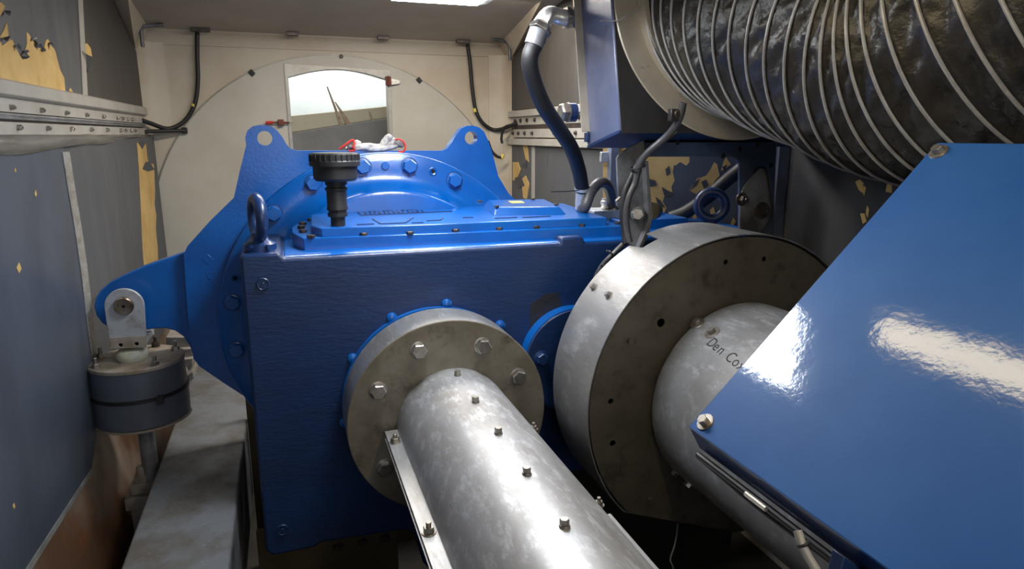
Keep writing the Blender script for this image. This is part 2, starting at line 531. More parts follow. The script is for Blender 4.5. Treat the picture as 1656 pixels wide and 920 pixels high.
# ------------------------------------------------------------------ the bow hatch and the hub behind it
h = thing('bow_hatch', 'pale metal hatch frame with arched top in the middle of the round bulkhead', 'hatch', (0.36, YB - .02, 1.7))
bm = nb()
outer = [Vector((0.045, YB - .012, 1.70)), Vector((0.69, YB - .012, 1.70)), Vector((0.69, YB - .012, 2.405)), Vector((0.045, YB - .012, 2.425))]
prism(bm, outer, (0, 0.008, 0), [[p + Vector((0, -.012, 0)) for p in opening]])
obj('hatch_frame', bm, M['hatchframe'], h, bevel=0.001)
bm = nb()
torus(bm, aY(552, 91, YB - .02), (0, 1, 0), 0.008, 0.003, 16, 8)
obj('lifting_ring', bm, M['bolt_dark'], h)
# hinge on the right edge
hg = nb()
p = aY(628, 131, YB - .03)
box(hg, (p.x - .018, p.y - .006, p.z - .028), (p.x + .018, p.y + .012, p.z + .028))
cyl(hg, p + Vector((0, -.006, -.03)), p + Vector((0, -.006, .03)), .007, 12)
obj('hinge', hg, M['rust'], h, bevel=.002)
hs = nb()
q = aY(638, 132, YB - .03)
prism(hs, [(q.x - .02, q.y, q.z + .02), (q.x + .02, q.y, q.z + .012), (q.x + .036, q.y, q.z + .006), (q.x + .036, q.y, q.z - .008), (q.x + .02, q.y, q.z - .014), (q.x - .02, q.y, q.z - .02)], (0, .014, 0))
for dx in (-.012, .01, .03): cyl(hs, (q.x + dx, q.y - .004, q.z), (q.x + dx, q.y + .005, q.z), .004, 10)
obj('hinge_strap', hs, M['chrome'], h, bevel=.001)
# latch on the left edge
lt = nb(); p = aY(454, 198, YB - .03)
box(lt, (p.x - .016, p.y - .012, p.z - .018), (p.x + .018, p.y + .014, p.z + .018))
cyl(lt, (p.x + .018, p.y, p.z), (p.x + .05, p.y, p.z), .006, 10)
cyl(lt, (p.x - .045, p.y, p.z), (p.x - .015, p.y, p.z), .005, 10)
obj('latch', lt, M['rust'], h, bevel=.002)
lt = nb(); cyl(lt, (p.x - .088, p.y, p.z - .002), (p.x - .045, p.y, p.z), .009, 12)
obj('latch_handle', lt, M['red'], h)
lt = nb(); torus(lt, (p.x + .06, p.y, p.z), (0, 1, 0), .010, .0022, 14, 6)
obj('latch_ring', lt, M['bolt'], h)

# hub interior seen through the opening
hb = thing('rotor_hub', 'bright white hub shell with grey band seen through the bow hatch', 'hub', (0.36, 5.2, 1.2))
bm = nb()
N = 20
pr_ = []
for i in range(N + 1):
    a = -0.75 + 1.5 * i / N
    pr_.append((0.40 + 0.95 * math.sin(a), 5.10 + 0.55 * math.cos(a)))
pts = [Vector((x, y, 1.97)) for x, y in pr_] + [Vector((x, y + .03, 1.97)) for x, y in reversed(pr_)]
prism(bm, pts, (0, 0, 0.95))
obj('shell', bm, M['hub'], hb, smooth=60)
bm = nb()   # sloping beige ledge with a fold line
A = aY(440, 220, 5.0); B = aY(660, 186, 5.0)
zt0, zt1 = aY(440, 190, 5.0).z, aY(660, 168, 5.0).z
prism(bm, [(A.x, 5.0, A.z), (B.x, 5.0, B.z), (B.x, 5.0, zt1), (A.x, 5.0, zt0)], (0, 0.05, 0))
obj('ledge', bm, M['hubbeige'], hb, bevel=.008)
bm = nb()
prism(bm, [(A.x, 4.97, 1.2), (B.x, 4.97, 1.2), (B.x, 4.97, B.z), (A.x, 4.97, A.z)], (0, 0.03, 0))
obj('band', bm, M['hubgrey'], hb, bevel=.004)
for i in range(6):
    bm = nb(); cyl(bm, aY(478 + 15 * i, 201 - 1.6 * i, 4.995), aY(478 + 15 * i, 201 - 1.6 * i, 5.01), .004, 8)
    obj('rivet', bm, M['hatchframe'], hb)
for a, b, w in (((528, 140), (553, 204), 3), ((541, 165), (566, 203), 5), ((596, 180), (604, 198), 2)):
    p, q, p2, q2 = aY(a[0], a[1], 4.99), aY(b[0] - w, b[1], 4.99), aY(a[0] + 2, a[1], 4.99), aY(b[0] + w, b[1], 4.99)
    bm = nb(); prism(bm, [p, q, q2, p2], (0, .003, 0))
    obj('rust_streak', bm, M['streak'], hb)

# ================================================================== GEARBOX
gb = thing('gearbox', 'large bright blue gearbox with round bearing housing filling the middle of the nacelle', 'gearbox', (0.8, 2.5, 0.0))
YF = 2.25
fp = [(388, 418), (390, 413), (448, 409), (456, 419), (905, 391), (908, 386), (943, 383), (945, 391)]
poly = [aY(x, y, YF) for x, y in fp]
zt = 1.610
front = [Vector((-.153, YF, 1.615)), Vector((-.148, YF, 1.628)), Vector((-.035, YF, 1.630)), Vector((-.018, YF, zt)), Vector((.945, YF, zt)),
         Vector((.950, YF, 1.632)), Vector((1.04, YF, 1.632)), Vector((1.045, YF, 1.606)), Vector((1.88, YF, 1.606)), Vector((1.88, YF, .70)),
         Vector((.66, YF, .66)), Vector((.60, YF, .25)), Vector((.50, YF, .25)), Vector((.40, YF, .40)), Vector((.375, YF, .52)), Vector((.35, YF, .548)), Vector((.32, YF, .556)), Vector((.03, YF, .566)), Vector((.015, YF, .552)), Vector((-.13, YF, .548)),
         Vector((-.153, YF, .57))]
bm = nb(); prism(bm, front, (0, 0.45, 0))
obj('housing', bm, M['blue_cast_shaded'], gb, bevel=0.012, smooth=50, seg=3)
# top deck in the lighter blue; its brightness under the lamps is coloured in
bm = nb(); prism(bm, [(-.02, 2.262, 1.600), (-.02, 2.262, 1.611), (-.02, 2.275, 1.616), (-.02, 2.70, 1.616), (-.02, 2.70, 1.600)], (1.86, 0, 0))
obj('deck', bm, M['blue'], gb, bevel=.004)
# cast plugs on the front face
for px, py in ((425, 459), (457, 856)):
    bm = nb(); p = aY(px, py, YF)
    lathe(bm, [(0, -.004), (.020, -.004), (.021, .003), (.018, .006), (.016, .004), (.006, .004), (.004, .007), (0, .007)], p, (0, -1, 0), 28)
    obj('plug', bm, M['blue_cast_shaded'], gb)
# bearing housing (ring flange with neck)
RC = (0.388, 0, 1.261)
bm = nb()
prof = [(0, 2.66), (.505, 2.66), (.519, 2.662), (.525, 2.669), (.530, 2.685), (.536, 2.70), (.546, 2.715), (.562, 2.730), (.580, 2.738), (.600, 2.74),
        (.666, 2.74), (.671, 2.745), (.671, 2.80), (0, 2.80)]
lathe(bm, prof, (RC[0], 0, RC[2]), (0, 1, 0), 128)
rf = obj('bearing_housing', bm, M['blue'], gb, smooth=50)
for px, py in ((662, 268), (735, 291), (587, 270), (507, 297), (442, 345), (376, 489), (383, 565)):
    p = aY(px, py, 2.74)
    v = Vector((p.x - RC[0], 0, p.z - RC[2])).normalized() * .622
    p = Vector((RC[0] + v.x, 2.742, RC[2] + v.z))
    bm = nb(); torus(bm, p, (0, -1, 0), .034, .0028, 28, 6)
    bolt(rf, p, (0, -1, 0), .050, .026, .003, .031, 0, M['blue_bolt'])
    obj('spot_face', bm, M['blue_cast_shaded'], rf)
bm = nb(); p = aY(623, 268, 2.74); lathe(bm, [(0, 0), (.016, 0), (.016, .006), (.014, .008), (0, .008)], p, (0, -1, 0), 24)
obj('plug', bm, M['blue'], rf)
for px, py in ((700, 277), (381, 450)):
    p = aY(px, py, 2.74)
    bm = nb(); lathe(bm, [(.007, 0), (.017, 0), (.017, .004), (.014, .005), (.008, .002)], p, (0, -1, 0), 24)
    obj('spot_face', bm, M['blue'], rf)
    bm = nb(); cyl(bm, p + Vector((0, -.0035, 0)), p + Vector((0, .01, 0)), .008, 16)
    obj('thread_hole', bm, M['hole'], rf)
# torque plate with two lifting lugs
ol = [(398, 235), (396.5, 222), (400, 211), (409, 204), (420, 202), (430, 202.5), (440, 205), (449, 212), (457, 222), (463, 233), (469, 240), (480, 243.5),
      (716, 243.7), (724, 240), (731, 230), (739, 217), (746, 208), (755, 203.5), (765, 203), (775, 206), (783, 213), (789, 226), (797, 250), (806, 285), (822, 312), (845, 335)]
pts = [aY(x, y, 2.80) for x, y in ol]
pts += [Vector((1.0, 2.80, 1.30)), Vector((0.92, 2.80, .93)), Vector((0.60, 2.80, .76)), Vector((0.15, 2.80, .74))]
pts += [aY(x, y, 2.80) for x, y in ((397, 642), (360, 618), (322, 592), (313, 580), (309, 560), (303, 500), (299, 440), (297, 412), (303, 398), (340, 357), (378, 320), (388, 275))]
h1 = circ(aY(428, 223.5, 2.80), .0275, 32); h2 = circ(aY(762, 223, 2.80), .0275, 32)
bm = nb(); prism(bm, pts, (0, 0.06, 0), [h1, h2])
tp = obj('torque_plate', bm, M['blue'], gb, smooth=30)
# raised cast marks on the plate: a diamond and rows of worn characters
bm = nb()
prism(bm, [aY(x, y, 2.798) for x, y in ((326, 419), (336, 411), (346, 420), (336, 428))], (0, .003, 0))
obj('cast_mark', bm, M['blue'], tp, bevel=.001)


def text_mesh(body, size, ext=0.0015):
    cu = bpy.data.curves.new('t', 'FONT'); cu.body = body; cu.size = size; cu.extrude = ext
    o = bpy.data.objects.new('t', cu); C.objects.link(o)
    dg = bpy.context.evaluated_depsgraph_get()
    me = bpy.data.meshes.new_from_object(o.evaluated_get(dg))
    bm = nb(); bm.from_mesh(me)
    bpy.data.objects.remove(o); bpy.data.curves.remove(cu); bpy.data.meshes.remove(me)
    return bm


def put_text(body, size, origin, xdir, ydir, name, m, parent, ext=0.0015):
    x = Vector(xdir).normalized(); off = 0.0
    for ch in body:
        if ch != ' ': put_char(ch, size, Vector(origin) + x * off, xdir, ydir, name, m, parent, ext)
        off += size * (.68 if ch != ' ' else .55)


def put_char(body, size, origin, xdir, ydir, name, m, parent, ext=0.0015):
    bm = text_mesh(body, size, ext)
    x = Vector(xdir).normalized(); y = Vector(ydir).normalized(); z = x.cross(y)
    mt = Matrix(((x.x, y.x, z.x, origin[0]), (x.y, y.y, z.y, origin[1]), (x.z, y.z, z.z, origin[2]), (0, 0, 0, 1)))
    bmesh.ops.transform(bm, matrix=mt, verts=bm.verts[:])
    return obj(name, bm, m, parent)


put_text('DKSCHF  LH A', .052, aY(334, 438, 2.7985), (0.03, 0, -1), (1, 0, 0.03), 'cast_lettering', M['blue'], tp, .0012)
put_text('G  12', .045, aY(318, 474, 2.7985), (0.03, 0, -1), (1, 0, 0.03), 'cast_lettering', M['blue'], tp, .0010)
# torque arm, set back behind the plate
oa = [(312, 404), (290, 411), (268, 418), (232, 431), (200, 445), (178, 456), (163, 468), (154, 482), (152, 497), (156, 511), (165, 523), (178, 531), (195, 533), (240, 532.5), (266, 531), (283, 535), (297, 545), (307, 560), (313, 578), (330, 590), (360, 560), (360, 420)]
bm = nb(); prism(bm, [aY(x, y, 2.845) for x, y in oa], (0, .05, 0))
obj('torque_arm', bm, M['blue'], gb, bevel=.006, smooth=50)

# top cover: lower plate, upper plate, inspection hatch
z1, z2, z3, z4 = 1.616, 1.657, 1.687, 1.716
SLP = .062


def rise(p, k=1.0):
    """the cast cover climbs slightly towards the bow"""
    return Vector((p.x, p.y, p.z + SLP * k * (p.y - 2.34)))


def tz(x, y, z, off=0.0):
    """point on the sloping plane through height z at y = 2.34"""
    return aP(x, y, (0, 2.34, z + off), (0, -SLP, 1))


def slab(bm, lowpts, toppts):
    vb = [bm.verts.new(p) for p in lowpts]; vt = [bm.verts.new(p) for p in toppts]
    n = len(vb)
    bm.faces.new(vb); bm.faces.new(vt)
    for i in range(n): bm.faces.new((vb[i], vb[(i + 1) % n], vt[(i + 1) % n], vt[i]))
    return bm


f0, f1 = tz(490.5, 385.6, z2), tz(1004, 366, z2)
P2 = [(f0.x, f0.y), (1.225, f1.y), (1.225, 2.70), (.10, 2.71), (.045, 2.66), (.012, 2.56), (.012, 2.46)]
bm = nb(); slab(bm, [Vector((x, y, z1 - .01)) for x, y in P2], [rise(Vector((x, y, z2))) for x, y in P2])
cover = obj('top_cover', bm, M['blue'], gb, bevel=.003, smooth=40)
u0, u1 = tz(519, 369, z3), tz(982, 352, z3)
P3 = [(u0.x, u0.y), (u1.x, u1.y), (u1.x - .03, 2.695), (.17, 2.695), (.085, 2.63), (.075, u0.y + .06)]
bm = nb(); slab(bm, [rise(Vector((x, y, z2 - .003))) for x, y in P3], [rise(Vector((x, y, z3))) for x, y in P3])
obj('raised_panel', bm, M['blue'], cover, bevel=.004)
g0, g1, g2, g3 = tz(803, 335, z4), tz(905, 334, z4), tz(880, 321.5, z4), tz(787, 321.5, z4)
top = [g0, g1, rise(Vector((g2.x, min(g2.y, 2.67), z4))), rise(Vector((g3.x, min(g3.y, 2.67), z4)))]
c_ = sum(top, Vector()) / 4
bot = [rise(Vector((p.x + (.022 if p.x > c_.x else -.022), p.y + (.02 if p.y > c_.y else -.022), z3 - .002))) for p in top]
bm = nb(); slab(bm, bot, top)
ih = obj('inspection_hatch', bm, M['blue'], cover, bevel=.005)
for px, py in ((776, 327), (803, 335), (862, 323), (900, 332)):
    bolt(cover, tz(px, py, z4), (0, 0, 1), .017, .007, 0, None, 0, M['bolt_dark'])
bm = nb(); prism(bm, [tz(x, y, z4, .0005) for x, y in ((822, 325.5), (843, 325), (849, 328), (828, 328.6))], (0, 0, .001))
obj('yellow_label', bm, M['yellow'], ih)
for bx_, by_ in ((.085, 2.67), (.052, 2.60), (.045, 2.53), (.048, 2.455)):
    bolt(cover, rise(Vector((bx_, by_, z2))), (0, 0, 1), .024, .010, 0, None, 0, M['bolt_dark'])
for px, py in ((503, 383), (588, 379), (663, 377), (736.5, 373), (807, 370), (868, 367.5), (940, 364.5), (999, 361)):
    p = tz(px, py + 1.5, z2)
    bolt(cover, p, (0, 0, 1), .024, .010, 0, None, 0, M['bolt_dark'])
# raised relief marks on the cover
bm = nb()


def stroke(bm, a, b, z, w=.0035, hgt=.0035):
    p, q = tz(*a, z), tz(*b, z)
    p.z -= .0005; q.z -= .0005
    d = (q - p).normalized(); s = Vector((-d.y, d.x, 0)) * w
    prism(bm, [p - s, q - s, q + s, p + s], (0, 0, hgt))


for a, b in (((585, 348.5), (731, 342)), ((579, 343.5), (585, 348.5)), ((603, 354.5), (616, 362.3)), ((616, 362.3), (655, 360.8)), ((655, 360.8), (668, 352.5)),
             ((577, 363.7), (605, 362.5)), ((690, 357.4), (712, 356.4)), ((712, 356.4), (716, 353)), ((666, 361), (684, 360.2)), ((748, 352.5), (765, 352)), ((800, 353.5), (836, 352)), ((845, 352), (890, 350))):
    bm = nb(); stroke(bm, a, b, z3)
    obj('relief_line', bm, M['blue_cast_shaded'], cover)
bm = nb()
x = 590.0
for k in range(13):
    y = 346.6 - (x - 590) * .045
    st = [((x, y), (x - 1.5, y - 3.8)), ((x, y), (x + 3.6, y - .2)), ((x - 1.5, y - 3.8), (x + 2.2, y - 4)), ((x - .6, y - 1.9), (x + 2.4, y - 2.1))]
    random.shuffle(st)
    for a, b in st[:3]: stroke(bm, a, b, z3, .0026, .003)
    x += 7.6
obj('relief_lettering', bm, M['blue_cast_shaded'], cover)
# oil stain on the front face above the brake flange
bm = nb()
prism(bm, [aY(x, y, YF - .0012) for x, y in ((858, 492), (880, 476), (903, 472), (908, 490), (905, 512), (880, 535), (860, 570), (845, 560), (856, 530))], (0, .002, 0))
obj('oil_stain', bm, M['oilmark'], gb)
# left lifting eye: ring seen edge-on, standing on a foot
bm = nb()
ec = Vector((-.093, 2.335, 1.735))
torus(bm, ec, (1, 0.25, 0), .062, .0195, 40, 16)
lathe(bm, [(0, 0), (.052, 0), (.052, .022), (.030, .034), (.024, .06), (0, .06)], (ec.x, ec.y, 1.628), (0, 0, 1), 24)
for a in (-.6, .6):
    cyl(bm, (ec.x + .035 * math.sin(a), ec.y - .035, 1.645), (ec.x + .055 * math.sin(a), ec.y - .058, 1.645), .008, 10)
obj('lifting_eye', bm, M['navy'], gb, smooth=60)
# right lifting eye, facing the camera
bm = nb()
ec = aY(1151, 332, 2.40)
torus(bm, ec, (-.5, -1, .1), .056, .0195, 44, 16)
lathe(bm, [(0, 0), (.05, 0), (.05, .02), (.028, .04), (.022, .055), (0, .055)], (ec.x, ec.y, ec.z - .115), (0, 0, 1), 24)
obj('lifting_eye', bm, M['blue_cast_shaded'], gb, smooth=60)
# low boss rings where shafts leave the housing
FC = (0.472, 0, 1.072)
bm = nb(); lathe(bm, [(0, 0), (.334, 0), (.334, .024), (.30, .027), (0, .027)], (FC[0] - .006, YF + .002, FC[2] + .004), (0, -1, 0), 96)
of = obj('output_flange', bm, M['blue'], gb)
for a in (150, 117, 83, 45, 190):
    p = Vector((FC[0] + .338 * math.cos(R(a)), YF - .012, FC[2] + .008 + .338 * math.sin(R(a))))
    bm = nb(); lathe(bm, [(0, 0), (.019, 0), (.018, .012), (.012, .016), (0, .017)], p + Vector((0, .012, 0)), (0, -1, 0), 20)
    obj('bolt_boss', bm, M['blue'], of)
BC = (1.408, 0, 1.135)
bm = nb(); lathe(bm, [(0, 0), (.200, 0), (.200, .055), (.194, .060), (0, .060)], (.99, YF + .002, 1.170), (0, -1, 0), 72)
of2 = obj('output_flange', bm, M['blue_cast_shaded'], gb)
bm = nb(); lathe(bm, [(.197, .004), (.2025, .004), (.2025, .056), (.197, .056)], (.99, YF + .002, 1.170), (0, -1, 0), 72, closed=True)
obj('flange_rim', bm, M['blue'], of2)
p = aY(874, 578, 2.2)
bolt(of2, (p.x, 2.192, p.z), (0, -1, 0), .040, .02, .003, None, 0, M['blue_cast_shaded'])
# boxy blue parts and pads on the right of the deck
bm = nb(); box(bm, (1.30, 2.45, 1.606), (1.62, 2.66, 1.655)); obj('end_cover', bm, M['blue'], gb, bevel=.006)
for px, py in ((962, 342), (1068, 345)):
    p = aZ(px, py, 1.66)
    bolt(gb, (p.x, min(p.y, 2.6), 1.64), (0, 0, 1), .036, .022, .003, None, 0, M['blue_bolt'])

# ------------------------------------------------------------------ breather
BX, BY = 0.167, 2.40
br = thing('breather_filter', 'black mushroom-shaped breather filter standing on the blue gearbox cover', 'breather', (BX, BY, z3 + .004))
bm = nb()
lathe(bm, [(0, 0), (.022, 0), (.022, .032), (.030, .034), (.030, .046), (.024, .048), (.024, .052), (.032, .056), (.032, .064), (.030, .07), (.030, .118), (.034, .12), (.034, .127), (.028, .13), (.028, .136), (.033, .138), (.033, .15), (0, .15)], (BX, BY, z3), (0, 0, 1), 40)
obj('neck', bm, M['rub'], br, smooth=30)
bm = nb(); lathe(bm, [(0, .045), (.030, .045), (.030, .06), (0, .06)], (BX, BY, z3), (0, 0, 1), 6)
obj('hex_nut', bm, M['bolt_dark'], br)
bm = nb(); lathe(bm, [(0, .147), (.058, .150), (.0655, .158), (.066, .198), (0, .198)], (BX, BY, z3), (0, 0, 1), 48)
obj('body', bm, M['rub'], br, bevel=0)
bm = nb(); lathe(bm, [(0, .198), (.075, .198), (.0755, .212), (.073, .216), (.0725, .234), (.068, .239), (.03, .241), (0, .241)], (BX, BY, z3), (0, 0, 1), 48)
for i in range(28):
    a = 2 * PI * i / 28
    c = Vector((BX + .0735 * math.cos(a), BY + .0735 * math.sin(a), z3))
    cyl(bm, c + Vector((0, 0, .214)), c + Vector((0, 0, .235)), .0022, 6)
obj('cap', bm, M['rub'], br, smooth=30)

for o_ in [br]: o_.scale = (1.13, 1.13, 1.06)

# ------------------------------------------------------------------ glove on the plate
gl = thing('work_glove', 'crumpled white and grey work glove with red trim lying on top of the blue plate', 'glove', (aY(612, 243, 2.83)))
gl.location = aY(612, 243.5, 2.83)
G = lambda x, y, d=0: aY(x, y, 2.83 + d)


def blob(bm, path, rad, n=14, squash=.5, seed=0):
    path = spline(path, 6)
    rings = []
    for i, p in enumerate(path):
        t = i / (len(path) - 1)
        d = (path[min(i + 1, len(path) - 1)] - path[max(i - 1, 0)]).normalized()
        u, v, _ = frame(d)
        r = rad * (math.sin(PI * min(max(t, .06), .94)) ** .4)
        rg = []
        for k in range(n):
            a = 2 * PI * k / n
            w = 1 + .35 * noise.noise(Vector((t * 6 + seed, math.cos(a) * 1.5, math.sin(a) * 1.5)))
            rg.append(bm.verts.new(p + (u * math.cos(a) + v * math.sin(a) * squash) * r * w))
        rings.append(rg)
    for a, b in zip(rings, rings[1:]):
        for i in range(n): bm.faces.new((a[i], a[(i + 1) % n], b[(i + 1) % n], b[i]))
    bm.faces.new(rings[0]); bm.faces.new(rings[-1])


bm = nb()
blob(bm, [G(560, 240), G(585, 237, -.01), (G(610, 237)), G(640, 238)], .028, squash=.45, seed=1)
blob(bm, [G(580, 236, -.03), G(600, 241, -.035), G(622, 240, -.03), G(642, 236, -.02)], .016, squash=.7, seed=2)
blob(bm, [G(575, 241, -.02), G(595, 238, -.03), G(612, 237, -.03)], .020, squash=.6, seed=3)
blob(bm, [G(616, 238, -.01), G(622, 229), G(629, 222), G(634, 221)], .020, squash=.7, seed=4)
blob(bm, [G(626, 239, -.01), G(634, 230), G(638, 223)], .015, squash=.8, seed=6)
blob(bm, [G(571, 236, .01), G(577, 231, .01), G(584, 232, .01)], .014, squash=.8, seed=5)
gv = obj('glove_fabric', bm, M['glove'], gl, smooth=80)
bm = nb()
blob(bm, [G(637, 236, -.01), G(645, 232, -.01), G(652, 237, -.01)], .020, squash=.8, seed=9)
blob(bm, [G(563, 241, -.02), G(566, 237, -.025), G(569, 240, -.02)], .010, squash=.8, seed=8)
obj('glove_lining', bm, M['glovegrey'], gl, smooth=80)
bm = nb()
tube(bm, spline([G(549, 241, -.02), G(558, 234.5, -.025), G(570, 226.5, -.02), G(573, 232, -.03), G(571, 238, -.035), G(573, 243, -.03), G(564, 244, -.03)]), .0045, 8)
tube(bm, spline([G(640, 225.5, -.01), G(648, 226.5, -.02), G(654, 232, -.02), G(655.5, 239, -.03), G(651, 246, -.03), G(644, 245, -.03)]), .0045, 8)
obj('red_trim', bm, M['red'], gl)

# ================================================================== LEFT SHAFT GUARD
sg = thing('shaft_guard', 'long round stainless shaft guard with bolted flange drum in front of the gearbox', 'shaft guard', (FC[0], 1.2, 0.85))
SR = .339
bm = nb()
lathe(bm, [(.10, 2.215), (SR, 2.215), (SR, 2.052), (SR - .003, 2.050), (.10, 2.050)], (FC[0], 0, FC[2]), (0, 1, 0), 128, closed=True)
for f in bm.faces:
    c = f.calc_center_median(); f.material_index = 1 if (f.normal.y < -.5 or c.y < 2.051) else 0
bm.normal_update()
for f in bm.faces:
    f.material_index = 1 if abs(f.normal.y) > .5 else 0
dr = obj('flange_drum', bm, [M['steel_band'], M['steel_dirty']], sg, smooth=30)
for px, py in ((603, 628), (673, 558), (785, 548), (851, 600), (608, 767)):
    p = aY(px, py, 2.05)
    v = Vector((p.x - FC[0], 0, p.z - FC[2])).normalized() * .268
    bolt(dr, (FC[0] + v.x, 2.05, FC[2] + v.z), (0, -1, 0), .045, .022, .003, .030, 0, M['bolt'])
for a in (-100, -30): bolt(dr, (FC[0] + .268 * math.cos(R(a)), 2.05, FC[2] + .268 * math.sin(R(a))), (0, -1, 0), .045, .022, .003, .030, 0, M['bolt'])
TC = (.481, 0, 1.056); TR = .190
bm = nb()
ys = [2.06, 1.5, 1.0, .5, 0, -.8]
lathe(bm, [(0, 2.06)] + [(TR, y) for y in ys] + [(0, -.8)], (TC[0], 0, TC[2]), (0, 1, 0), 96)
tb = obj('guard_tube', bm, M['steel'], sg, smooth=40)


def on_tube(px, py, c, r):
    """nearest hit of the sight line with a Y-parallel cylinder"""
    d = ray(px, py)
    ox, oz = EYE.x - c[0], EYE.z - c[2]
    A_ = d.x ** 2 + d.z ** 2; B_ = ox * d.x + oz * d.z; C_ = ox * ox + oz * oz - r * r
    D_ = B_ * B_ - A_ * C_
    if D_ < 0: D_ = 0
    t = (-B_ - math.sqrt(D_)) / A_
    return EYE + d * t


for px, py in ((740, 607), (769, 650), (806, 701), (852, 766), (913, 851)):
    p = on_tube(px, py, TC, TR)
    n = Vector((p.x - TC[0], 0, p.z - TC[2])).normalized()
    bolt(tb, Vector((TC[0], p.y, TC[2])) + n * TR, n, .017, .012, .005, .0115, .0, M['bolt'])
# seam flanges on both sides
fc_ = aY(622, 699, 2.03)
fz = fc_.z
for s in (-1,):
    a = math.asin((fz - TC[2]) / TR)
    xe = TC[0] - TR * math.cos(a)
    wf = xe - fc_.x
    bm = nb(); box(bm, (xe - wf, -.8, fz), (xe + .02, 2.03, fz + .004)); fl = obj('seam_flange', bm, M['steel_band'], sg, bevel=.001)
    bm = nb(); box(bm, (xe - wf - .004, -.8, fz - .010), (xe + .02, 2.00, fz - .006)); obj('seam_flange', bm, M['steel_band'], sg, bevel=.001)
    for px, py in ((641, 715), (692, 862)):
        p = aZ(px, py, fz + .004)
        bolt(fl, (xe - wf * .52, p.y, fz + .004), (0, 0, 1), .024, .014, .003, .018, .012, M['bolt'])
    bolt(fl, (xe - wf * .52, 1.0, fz + .004), (0, 0, 1), .024, .014, .003, .018, .012, M['bolt'])
a = R(-8)
xe = TC[0] + TR * math.cos(a)
bm = nb(); box(bm, (xe - .02, -.8, 1.105), (xe + .020, 1.30, 1.109)); fl = obj('seam_flange', bm, M['steel_band'], sg, bevel=.001)
bm = nb(); box(bm, (xe - .02, -.8, 1.094), (xe + .024, 1.28, 1.098)); obj('seam_flange', bm, M['steel_band'], sg, bevel=.001)
for y in (1.80, 1.34, .98): bolt(fl, (xe + .008, y, 1.109), (0, 0, 1), .018, .010, .003, .014, .010, M['bolt'])

# ================================================================== RIGHT BRAKE GUARD
bg = thing('brake_disc_guard', 'big round drum-shaped steel guard with fat tube on the right of the gearbox', 'brake guard', (BC[0], 1.9, .58))
BR = .551
c0, c1 = aY(1004, 826, 1.80), aY(1096, 843, 1.80)


def cut_circle(r, y, n=140):
    """circle with its lower right cut off along the measured chord"""
    d = (c1 - c0); d.y = 0; d.normalize(); nn = Vector((-d.z, 0, d.x))
    out = []
    for p in circ((BC[0], y, BC[2]), r, n):
        s = (p - Vector((c0.x, y, c0.z))).dot(nn)
        if s < 0: p = p - nn * s
        out.append(p)
    return out


hl = []
for px, py, r in ((1069, 522, .0145), (988, 649, .010), (991, 717, .011), (1174, 424, .009), (1236, 419, .009)):
    hl.append(circ(aY(px, py, 1.806), r, 20))
tc2 = (1.415, 0, 1.127); tr2 = .331
bm = nb(); prism(bm, cut_circle(BR - .0115, 1.804), (0, .006, 0), hl)
fp_ = obj('face_plate', bm, M['steel_dark'], bg, smooth=30)
bm = nb(); prism(bm, cut_circle(BR - .02, 1.86), (0, .006, 0)); obj('inner_plate', bm, M['hole'], bg)
# rim band: open sheet wrapped round, ending in a notch at upper left
bm = nb()
NR = 360
o1 = cut_circle(BR, 1.795, NR); i1 = cut_circle(BR - .004, 1.795, NR)
prev = None
first = None
for k in range(NR):
    a = k * 360 / NR
    # the wrapping sheets meet in a notch at the upper left
    yb = 2.105 if a < 111 else (2.006 if a < 119 else 2.083)
    po, pi_ = o1[k], i1[k]
    vs = [bm.verts.new((po.x, 1.795, po.z)), bm.verts.new((po.x, yb, po.z)), bm.verts.new((pi_.x, yb, pi_.z)), bm.verts.new((pi_.x, 1.795, pi_.z))]
    if prev:
        for j in range(4): bm.faces.new((prev[j], vs[j], vs[(j + 1) % 4], prev[(j + 1) % 4]))
    else: first = vs
    prev = vs
for j in range(4): bm.faces.new((prev[j], first[j], first[(j + 1) % 4], prev[(j + 1) % 4]))
rb = obj('rim_band', bm, M['steel_band'], bg, smooth=35)
for px, py in ((961, 465), (985, 478)):
    p = on_tube(px, py, BC, BR)
    n = Vector((p.x - BC[0], 0, p.z - BC[2])).normalized()
    bolt(rb, Vector((BC[0], p.y, BC[2])) + n * BR, n, .018, .012, .003, .015, 0, M['bolt'])
for px, py in ((1018, 551), (1051, 807)):
    bolt(fp_, aY(px, py, 1.806), (0, -1, 0), .016, .009, .002, .012, 0, M['steel_dark'])
bm = nb()
lathe(bm, [(0, 1.80), (tr2 - .01, 1.80), (tr2, 1.785), (tr2, .4), (tr2, -1.2), (0, -1.2)], (tc2[0], 0, tc2[2]), (0, 1, 0), 128)
t2 = obj('guard_tube', bm, M['steel'], bg, smooth=40)
for px, py in ((1128, 523), (1152, 538), (1093, 763), (1115, 781)):
    p = on_tube(px, py, tc2, tr2)
    n = Vector((p.x - tc2[0], 0, p.z - tc2[2])).normalized()
    bolt(t2, Vector((tc2[0], p.y, tc2[2])) + n * tr2, n, .022, .013, .003, .025, 0, M['bolt'])
